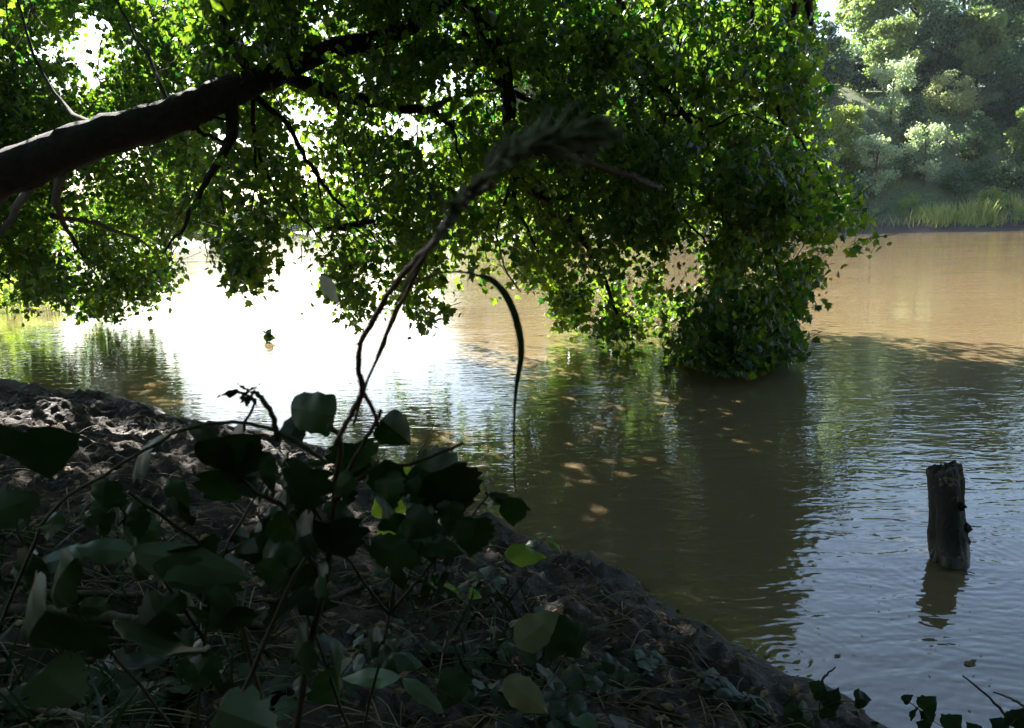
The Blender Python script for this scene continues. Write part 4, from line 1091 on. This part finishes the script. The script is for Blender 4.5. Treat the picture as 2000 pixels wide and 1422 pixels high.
# rotten log piece caught in the boughs
rb = empty('broken_branch', at(685, 442, 10.4), 'short dark broken branch caught in the hanging twigs above the bright water', 'branch')
m_ = MB(); px_tube(m_, [(632, 447, 10.4), (655, 446, 10.4), (685, 443, 10.4), (708, 436, 10.4), (725, 432, 10.4), (733, 440, 10.4)], [.012, .05, .06, .035, .03, .012], 8, .006, 5, .18)
m_.build('wood', M['bark'], rb)
# scraps floating in the glare
fl = empty('floating_sprig', gz(520, 655), 'small leafy sprig poking out of the bright water, left of the canes', 'sprig')
m_ = MB(); b = gz(520, 668); m_.tube([b + Vector((0, 0, -.05)), b + Vector((.03, 0, .12)), b + Vector((.09, 0, .2))], [.006, .005, .003], 5, 3); m_.build('stem', M['twig'], fl)
for k in range(8):
    a = b + Vector((rt.uniform(-.05, .1), rt.uniform(-.03, .03), rt.uniform(.06, .2))); d = rnd_dirs(rt, 1)[0]
    add_leaf(fl, a, a + Vector(d) * .11, (0, -1, .3), 1.1, 'heart', 'vine_leaf', 700 + k)
fl2 = empty('floating_sprig', gz(418, 690), 'tiny bare twig standing out of the water below the left bough', 'sprig')
m_ = MB(); b = gz(418, 690); m_.tube([b + Vector((0, 0, -.05)), b + Vector((.01, 0, .06)), b + Vector((.0, 0, .11))], [.004, .004, .002], 5, 3); m_.build('stem', M['twig'], fl2)

# ------------------------------------------------------------------ litter and plants on the near bank
rb_ = np.random.default_rng(55)
def on_bank(px, py, z0=0.6, lift=0.0):
    """where the view line through a pixel meets the ground"""
    d = ray(px, py); t = 0.2
    for _ in range(600):
        p = CAMLOC + d * t
        if p.z < max(hz(p.x, p.y), 0.0): break
        t += 0.02
    return p + Vector((0, 0, lift))
# straw and fine dead stalks
n = 2300
P = np.stack([rb_.uniform(-4.5, 3.2, n * 3), rb_.uniform(1.0, 7.5, n * 3)], 1)
dn = seg_dist(P, NB, False); ok = (~inside(P, RIVER)) & (dn > 0.35) & (rb_.uniform(0, 1, len(P)) < np.clip(1.25 - P[:, 1] / 4.2, 0.08, 1)); P = P[ok][:n]
m_ = MB()
for k, (x, y) in enumerate(P):
    L = rb_.uniform(.06, .38); a = rb_.uniform(0, 6.28) if rb_.uniform() < .6 else rb_.normal(.1, .25)
    dx, dy = math.cos(a) * L / 2, math.sin(a) * L / 2
    zs = height(np.array([[x - dx, y - dy], [x, y], [x + dx, y + dy]])) + rb_.uniform(.004, .05)
    m_.tube([(x - dx, y - dy, zs[0]), (x, y, max(zs) + rb_.uniform(0, .02)), (x + dx, y + dy, zs[2])], [rb_.uniform(.0012, .003)] * 3, 4, 2, tint=rb_.uniform(0, 1), cap=False)
tag(m_.build('straw_litter', M['straw']), 'dry straw and fine dead stalks strewn over the dark bank', 'straw', kind='stuff')
# fallen leaf scraps
n = 7000
P = np.stack([rb_.uniform(-5, 3.2, n * 3), rb_.uniform(1.0, 8, n * 3)], 1)
ok = (~inside(P, RIVER)) & (rb_.uniform(0, 1, len(P)) < np.clip(1.2 - P[:, 1] / 7, .1, 1)); P = P[ok][:n]
pp = np.concatenate([P, (height(P) + .01)[:, None]], 1)
V, T, ti = leaves_arr(pp, rnd_dirs(rb_, len(pp), 2.0), rnd_dirs(rb_, len(pp)) * np.array([1, 1, .25]), rb_.uniform(.015, .06, len(pp)), 'ovate', rb_)
tag(link('leaf_litter', np_mesh('leaf_litter', V, T, M['dead_leaf'], ti)), 'small dead leaves and bark scraps on the muddy bank', 'leaf litter', kind='stuff')
# green grass wisps among the litter
n = 1600
P = np.stack([rb_.uniform(-3.5, 1.6, n * 3), rb_.uniform(1.1, 3.6, n * 3)], 1)
ok = (~inside(P, RIVER)) & (vnoise(P, 1.6, 71) > 0.0) & (seg_dist(P, NB, False) > .5); P = P[ok][:n]
pp = np.concatenate([P, (height(P) - .01)[:, None]], 1)
al = rb_.normal(0, .8, (len(pp), 3)); al[:, 2] = 1
V, T, ti = leaves_arr(pp, rnd_dirs(rb_, len(pp)), al, rb_.uniform(.08, .26, len(pp)), 'blade', rb_)
tag(link('ground_grass', np_mesh('ground_grass', V, T, M['vine_leaf'], ti)), 'thin green grass wisps among the litter of the near bank', 'grass', kind='stuff')

# larger sticks, each a thing
STICKS = [
    ((-40, 1018), (250, 1022), .007, 'pale', 'pale straight reed lying level across the left bank below the big leaf'),
    ((-30, 1135), (280, 1165), .010, 'bark', 'dark stick lying level at the left edge under the pale twisted leaf'),
    ((60, 1165), (640, 1190), .014, 'bark', 'long dark stick lying level across the lower left bank'),
    ((-40, 1215), (520, 1240), .030, 'bark', 'thick half-buried dark branch lying across the lower left corner'),
    ((-20, 1225), (130, 1250), .016, 'pale', 'grey cane end pointing in from the left edge'),
    ((480, 1060), (640, 1210), .006, 'pale', 'pale bent stalk slanting down right beside the vine stems'),
    ((495, 1040), (380, 1190), .007, 'bark', 'brown stalk crossing the pale bent one under the vine'),
    ((700, 1060), (780, 1110), .006, 'bark', 'short brown twig below the fresh green leaves'),
    ((760, 1125), (880, 1150), .012, 'bark', 'bowed brown root lying under the fresh green leaves'),
    ((640, 1180), (760, 1140), .012, 'bark', 'curved pale-brown root left of the bowed one'),
    ((720, 1190), (900, 1180), .006, 'bark', 'thin twig across the straw in the middle of the bank'),
    ((1130, 1160), (1260, 1290), .008, 'bark', 'thin brown twig running down the mud towards the water'),
    ((1330, 1310), (1500, 1400), .008, 'pale', 'pale bent twig on the mud at the bottom, right of the heap of vine leaves'),
    ((1340, 1340), (1400, 1430), .007, 'bark', 'second twig beside the pale bent one, running out of the bottom'),
    ((1150, 1360), (1300, 1400), .012, 'bark', 'stout stick lying among the vine leaves at the bottom'),
    ((0, 1380), (200, 1420), .012, 'pale', 'grey cane lying at the bottom left'),
    ((250, 1090), (90, 1160), .006, 'bark', 'short twig slanting on the left bank'),
    ((1000, 1215), (1130, 1235), .005, 'bark', 'fine twig near the lit spot of soil'),
]
for k, (a, b, rad, mt, lb) in enumerate(STICKS):
    pa = on_bank(*a, lift=rad * 1.2); pb = on_bank(*b, lift=rad * 1.2)
    mid = (pa + pb) / 2; mid.z = max(mid.z, hz(mid.x, mid.y) + rad * 1.3)
    q1 = pa.lerp(mid, .5) + Vector((0, rb_.normal(0, .012), rb_.uniform(0, .012))); q2 = mid.lerp(pb, .5) + Vector((0, rb_.normal(0, .012), rb_.uniform(0, .012)))
    root = MB(); root.tube([pa, q1, mid, q2, pb], [rad, rad * .95, rad * .9, rad * .8, rad * .5], 7, 5, .08, rad * .2, k)
    L = (pb - pa).length
    if k % 2 == 0:
        s_ = mid.lerp(pb, .3); root.tube([s_, s_ + Vector((.05 * L, .09 * L, .06 * L + .02)), s_ + Vector((.12 * L, .16 * L, .05 * L + .03))], [rad * .5, rad * .35, rad * .15], 5, 3)
    o = root.build('stick', M['pale_bark' if mt == 'pale' else 'twig'])
    tag(o, lb, 'stick', 'sticks lying on the near bank')
for k in range(3):
    a = 3.6 + k * .5; c = gz(1857, 1098) + Vector((math.cos(a) * .13, math.sin(a) * .10 - .02, .006))
    m_ = MB(); d = Vector((rb_.normal(0, 1), rb_.normal(0, .4), 0)).normalized() * rb_.uniform(.04, .09)
    m_.tube([c - d, c + Vector((0, 0, .004)), c + d], [.003, .0035, .002], 5, 3)
    tag(m_.build('twig', M['twig']), ['leftmost of three short dark twigs floating at the foot of the stump', 'middle one of three short dark twigs floating at the foot of the stump', 'nearest of three short dark twigs floating at the foot of the stump'][k], 'twig', 'twigs caught at the stump')
# small upright stake
p = on_bank(238, 1045)
m_ = MB(); m_.tube([p - Vector((0, 0, .05)), p + Vector((-.005, 0, .1)), p + Vector((-.012, 0, .2))], [.011, .0105, .009], 9, 4, .06, .001, 4)
tag(m_.build('upright_stick', M['pale_bark']), 'short pale stick standing upright in the mud on the left', 'stick')
# twigs rising from the shallows at the lower right
for (pts, lb) in (([(1600, 1345, 2.9), (1612, 1322, 2.9), (1632, 1303, 2.9)], 'short dark twig poking up at the water beside the lower right vine'),
                  ([(1978, 1412, 2.5), (1935, 1365, 2.55), (1880, 1320, 2.6)], 'slim dark twig slanting up over the water in the lower right corner'),
                  ([(2010, 1385, 2.5), (1975, 1365, 2.6), (1940, 1352, 2.7)], 'thin twig from the right edge crossing below the slim one')):
    m_ = MB(); px_tube(m_, pts, (.006, .003), 6, .002, 3, .1); tag(m_.build('twig', M['twig']), lb, 'twig', 'twigs over the lower right water')

# seedlings
def seedling(px, py, n, size, label, hgt=.12, mat='fresh_leaf', spread=.09, kinds=('ovate',), seed=0, cat_='seedling', group=None, name='seedling', lift=0):
    b = on_bank(px, py); r = np.random.default_rng(seed + 40)
    root = empty(name, b, label, cat_, group)
    m = MB(); tips = []
    ns_ = max(1, n // 4)
    for j in range(ns_):
        tp = b + Vector((r.normal(0, spread * .7), r.normal(0, spread * .5), hgt * r.uniform(.7, 1.1)))
        md = b.lerp(tp, .5) + Vector((r.normal(0, .01), 0, .01))
        m.tube([b, md, tp], [.0025, .002, .0014], 5, 4); tips.append((b, md, tp))
    m.build('stem', M['vine_stem'], root)
    for j in range(n):
        b0, md, tp = tips[j % ns_]; f = r.uniform(.35, 1.0)
        p0 = Vector(md).lerp(tp, (f - .35) / .65); a = r.uniform(0, 6.28)
        d = Vector((math.cos(a), math.sin(a) * .8, r.uniform(-.25, .35))).normalized(); s = size * r.uniform(.7, 1.25)
        p1 = p0 + d * s * .35
        add_leaf(root, p1, p1 + d * s + Vector((0, 0, -.25 * s)), (r.normal(0, .3), -.35 + r.normal(0, .3), 1), r.uniform(.85, 1.15), kinds[j % len(kinds)], mat if r.uniform() > .18 else random.choice(['pale_leaf', mat]), seed * 50 + j, petiole=p0, fold=r.uniform(.1, .4), curl=r.uniform(.05, .35))
    return root
seedling(212, 1030, 9, .055, 'small fresh seedling with narrow leaves beside the upright stick', .08, seed=1, kinds=('lance', 'ovate'))
# twining shoot with three yellow-green leaves
tw = empty('green_vine_shoot', near(775, 1120, 2.6), 'slender shoot with a few fresh yellow-green leaves standing before the dark mud', 'vine shoot')
m_ = MB(); px_tube(m_, [(775, 1130, 2.6), (765, 1060, 2.6), (762, 1000, 2.6), (775, 950, 2.6), (792, 920, 2.6), (830, 865, 2.6), (850, 820, 2.6)], (.0025, .0012), 6, .001, 3); m_.build('stem', M['vine_stem'], tw)
for k, (b, t, w_) in enumerate((((762, 998), (742, 970), 1.1), ((764, 1000), (775, 975), 1.0), ((778, 1040), (800, 1062), 1.1), ((780, 930), (795, 912), 1.0), ((770, 1070), (745, 1045), 1.0), ((775, 1030), (792, 1028), 1.2))):
    b_ = near(*b, 2.58); t_ = near(*t, 2.56); t_ = b_ + (t_ - b_) * 1.25
    add_leaf(tw, b_, t_, (.2, -1, .4), w_ * 1.4, 'heart', 'fresh_leaf', 800 + k, fold=.2, curl=.1)
# trailing vines over the lower middle of the bank
VINES = [
    (840, 1190, 14, .10, 'mid green trailing vine by the lit soil in the middle of the bank', .14, 'fresh_leaf', 'heart'),
    (960, 1180, 16, .12, 'bright-leaved trailing vine right of the lit soil', .16, 'vine_leaf', 'heart'),
    (760, 1290, 18, .15, 'dark trailing vine below the lit soil, left of the leaf heap', .14, 'vine_leaf', 'ovate'),
    (900, 1330, 20, .16, 'dark trailing vine with drooping pointed leaves at the bottom centre', .16, 'vine_leaf', 'ovate'),
    (1060, 1290, 16, .16, 'large-leaved vine with an olive leaf on top, right of bottom centre', .2, 'vine_leaf', 'ovate'),
    (1120, 1390, 18, .15, 'vine with grey-green leaves at the bottom edge below the olive leaf', .14, 'vine_leaf', 'heart'),
    (1250, 1330, 16, .12, 'dark trailing vine spreading over the mud right of the leaf heap', .08, 'vine_leaf', 'heart'),
    (1380, 1370, 16, .11, 'flat dark vine on the mud at the bottom, left of the water', .07, 'vine_leaf', 'heart'),
    (1480, 1400, 14, .11, 'dark heart-leaved vine at the bottom where the mud meets the water', .09, 'vine_leaf', 'heart'),
    (640, 1350, 18, .16, 'dark vine with long leaves at the bottom left of centre', .16, 'vine_leaf', 'ovate'),
    (520, 1400, 16, .16, 'dark low vine at the bottom under the vine stems', .12, 'vine_leaf', 'ovate'),
    (250, 1400, 16, .16, 'dark low vine at the bottom left', .12, 'vine_leaf', 'heart'),
    (60, 1400, 14, .15, 'dark low vine in the bottom left corner', .12, 'vine_leaf', 'heart'),
    (700, 1180, 12, .11, 'small dark vine beside the curved roots', .10, 'vine_leaf', 'ovate'),
    (1020, 1100, 8, .13, 'short vine with one bright broad leaf at the top of the leaf heap', .10, 'fresh_leaf', 'ovate'),
    (1000, 1420, 16, .15, 'dark vine at the bottom edge in the middle', .14, 'vine_leaf', 'ovate'),
]
for k, (px, py, n, s, lb, h_, mt, kd) in enumerate(VINES):
    seedling(px, py, n, s * .62, lb, h_, mt, .16, (kd,), 10 + k, 'vine', 'trailing vines on the near bank', 'trailing_vine')
ov = empty('broad_leaf_sprig', near(1060, 1260, 1.7), 'sprig with one big olive leaf lit from the side above the leaf heap', 'sprig')
add_leaf(ov, near(1008, 1262, 1.62), near(1090, 1195, 1.64), (-.3, -1, .6), 1.1, 'ovate', 'tan_leaf', 3, fold=.15, curl=.1, label='big olive leaf')
add_leaf(ov, near(1105, 1200, 1.66), near(1075, 1295, 1.62), (.2, -1, .2), 1.3, 'ovate', 'vine_leaf', 4, fold=.2, curl=.1)
add_leaf(ov, near(1110, 1235, 1.7), near(1135, 1290, 1.7), (.2, -1, .6), 1.3, 'heart', 'vine_leaf', 5, fold=.2, curl=.1)
add_leaf(ov, near(985, 1325, 1.6), near(1070, 1390, 1.55), (.1, -1, .8), 1.0, 'ovate', 'tan_leaf', 6, fold=.5, curl=.2)
add_leaf(ov, near(900, 1310, 1.6), near(860, 1390, 1.55), (.1, -1, .5), 1.1, 'ovate', 'vine_leaf', 7, fold=.2, curl=.3)
add_leaf(ov, near(780, 1325, 1.55), near(660, 1322, 1.6), (.1, -1, .9), 1.0, 'lance', 'pale_leaf', 8, fold=.4, curl=.1)
add_leaf(ov, near(785, 1325, 1.55), near(865, 1390, 1.5), (.1, -1, .6), 1.2, 'lance', 'pale_leaf', 9, fold=.4, curl=.2)
add_leaf(ov, near(985, 1080, 1.9), near(1068, 1085, 1.9), (.1, -.6, 1), 1.0, 'ovate', 'fresh_leaf', 10, fold=.2, curl=.1)
m_ = MB(); px_tube(m_, [(1060, 1480, 1.7), (1040, 1380, 1.65), (1008, 1262, 1.63)], (.003, .0015), 5, .001, 3); px_tube(m_, [(1040, 1380, 1.65), (1100, 1290, 1.67), (1105, 1200, 1.66)], (.002, .0012), 5, .001, 3)
px_tube(m_, [(1000, 1420, 1.6), (860, 1350, 1.57), (780, 1325, 1.55)], (.002, .0012), 5, .001, 3); m_.build('stem', M['vine_stem'], ov)

# heart-leaved vines standing dark against the water at the lower right
def corner_vine(pts, leaves, label, Y):
    root = empty('corner_vine', near(*pts[0], Y), label, 'vine', 'vines against the lower right water')
    m = MB(); px_tube(m, [(x, y, Y) for x, y in pts], (.0025, .0014), 5, .001, 3); m.build('stem', M['vine_stem'], root)
    for k, (b, t, w_) in enumerate(leaves):
        pe = min(pts, key=lambda q: (q[0] - b[0]) ** 2 + (q[1] - b[1]) ** 2)
        add_leaf(root, near(*b, Y), near(*t, Y + .01), (rt.normal(0, .3), -1, rt.uniform(.2, .8)), w_, 'heart', 'vine_leaf', int(b[0]) + k, petiole=near(*pe, Y), fold=.2, curl=.15)
corner_vine([(1560, 1450), (1600, 1390), (1640, 1370), (1675, 1372)], [((1605, 1350), (1580, 1334), 1.3), ((1600, 1368), (1610, 1335), .9), ((1618, 1382), (1642, 1345), 1.2), ((1670, 1365), (1706, 1368), 1.0), ((1612, 1380), (1640, 1400), 1.3), ((1560, 1395), (1600, 1425), 1.2), ((1560, 1385), (1530, 1400), 1.2)], 'dark vine with round leaves on the mud tip in the lower right', 2.45)
corner_vine([(1800, 1470), (1800, 1400), (1790, 1382), (1770, 1368)], [((1765, 1370), (1785, 1357), .8), ((1805, 1388), (1832, 1362), 1.3), ((1788, 1385), (1784, 1412), .9), ((1805, 1408), (1830, 1395), 1.2), ((1815, 1425), (1790, 1410), 1.2), ((1850, 1425), (1882, 1398), 1.3)], 'dark vine with round leaves rising from the bottom edge before the pale water', 2.3)
corner_vine([(1960, 1480), (1965, 1430), (1985, 1405)], [((1965, 1425), (1935, 1405), 1.2), ((1980, 1420), (2010, 1385), 1.3), ((1955, 1435), (1990, 1440), 1.3), ((1915, 1440), (1890, 1412), 1.1)], 'dark vine leaves in the lower right corner of the picture', 2.3)
# flecks on the water
for k, (px, py, s, mt, lb) in enumerate(((1630, 1282, .022, 'dead_leaf', 'small dark scrap floating on the calm blue water'), (1388, 1214, .03, 'fresh_leaf', 'yellow leaf lying at the water line below the mud edge'),
                                         (1303, 1114, .03, 'dead_leaf', 'dark floating scrap close to the mud'), (1885, 1298, .04, 'dead_leaf', 'thin brown leaf floating in the lower right'))):
    p = gz(px, py, .004)
    m = MB(); V, T = big_leaf(p, p + Vector((s * 1.6, s * .6, 0)), (0, 0, 1), .9, 'ovate', seed=k, fold=.15, curl=-.1, wav=.03); V[:, 2] = np.maximum(V[:, 2], .003); m.tris(V, T, .3)
    tag(m.build('floating_leaf', M[mt]), lb, 'leaf', 'scraps floating near the bank')

sp = []
for k in range(90):
    px_ = rb_.uniform(1350, 2000); py_ = rb_.uniform(1000, 1400); g_ = gz(px_, py_, .004)
    if hz(g_.x, g_.y) < -.02: sp.append(g_)
sp = np.array(sp)
V, T, ti = leaves_arr(sp, np.tile([0, 0, 1.0], (len(sp), 1)) + rb_.normal(0, .05, (len(sp), 3)), rnd_dirs(rb_, len(sp)) * np.array([1, 1, .02]), rb_.uniform(.004, .016, len(sp)), 'ovate', rb_)
V[:, 2] = np.clip(V[:, 2], .002, .01)
tag(link('water_specks', np_mesh('water_specks', V, T, M['dead_leaf'], ti)), 'tiny dark specks of debris drifting on the calm near water', 'debris', kind='stuff')

# ------------------------------------------------------------------ haze
HAZE = True
if HAZE:
    x0, x1, y0, y1, z0, z1 = -410, 410, -50, 640, -3.2, 45
    V = np.array([(x, y, z) for x in (x0, x1) for y in (y0, y1) for z in (z0, z1)], float)
    Fq = [(0, 1, 3, 2), (4, 6, 7, 5), (0, 4, 5, 1), (2, 3, 7, 6), (0, 2, 6, 4), (1, 5, 7, 3)]
    hm = bpy.data.materials.new('haze'); hm.use_nodes = True
    hm.node_tree.nodes.remove(hm.node_tree.nodes['Principled BSDF'])
    pv = hm.node_tree.nodes.new('ShaderNodeVolumePrincipled')
    pv.inputs['Color'].default_value = (0.75, 0.87, 1.0, 1)
    pv.inputs['Density'].default_value = 0.00007
    pv.inputs['Anisotropy'].default_value = 0.35
    hm.node_tree.links.new(pv.outputs[0], hm.node_tree.nodes['Material Output'].inputs['Volume'])
    h = link('haze', np_mesh('haze', V, Fq, hm)); tag(h, kind='stuff'); h['label'] = 'thin bluish haze over the river'
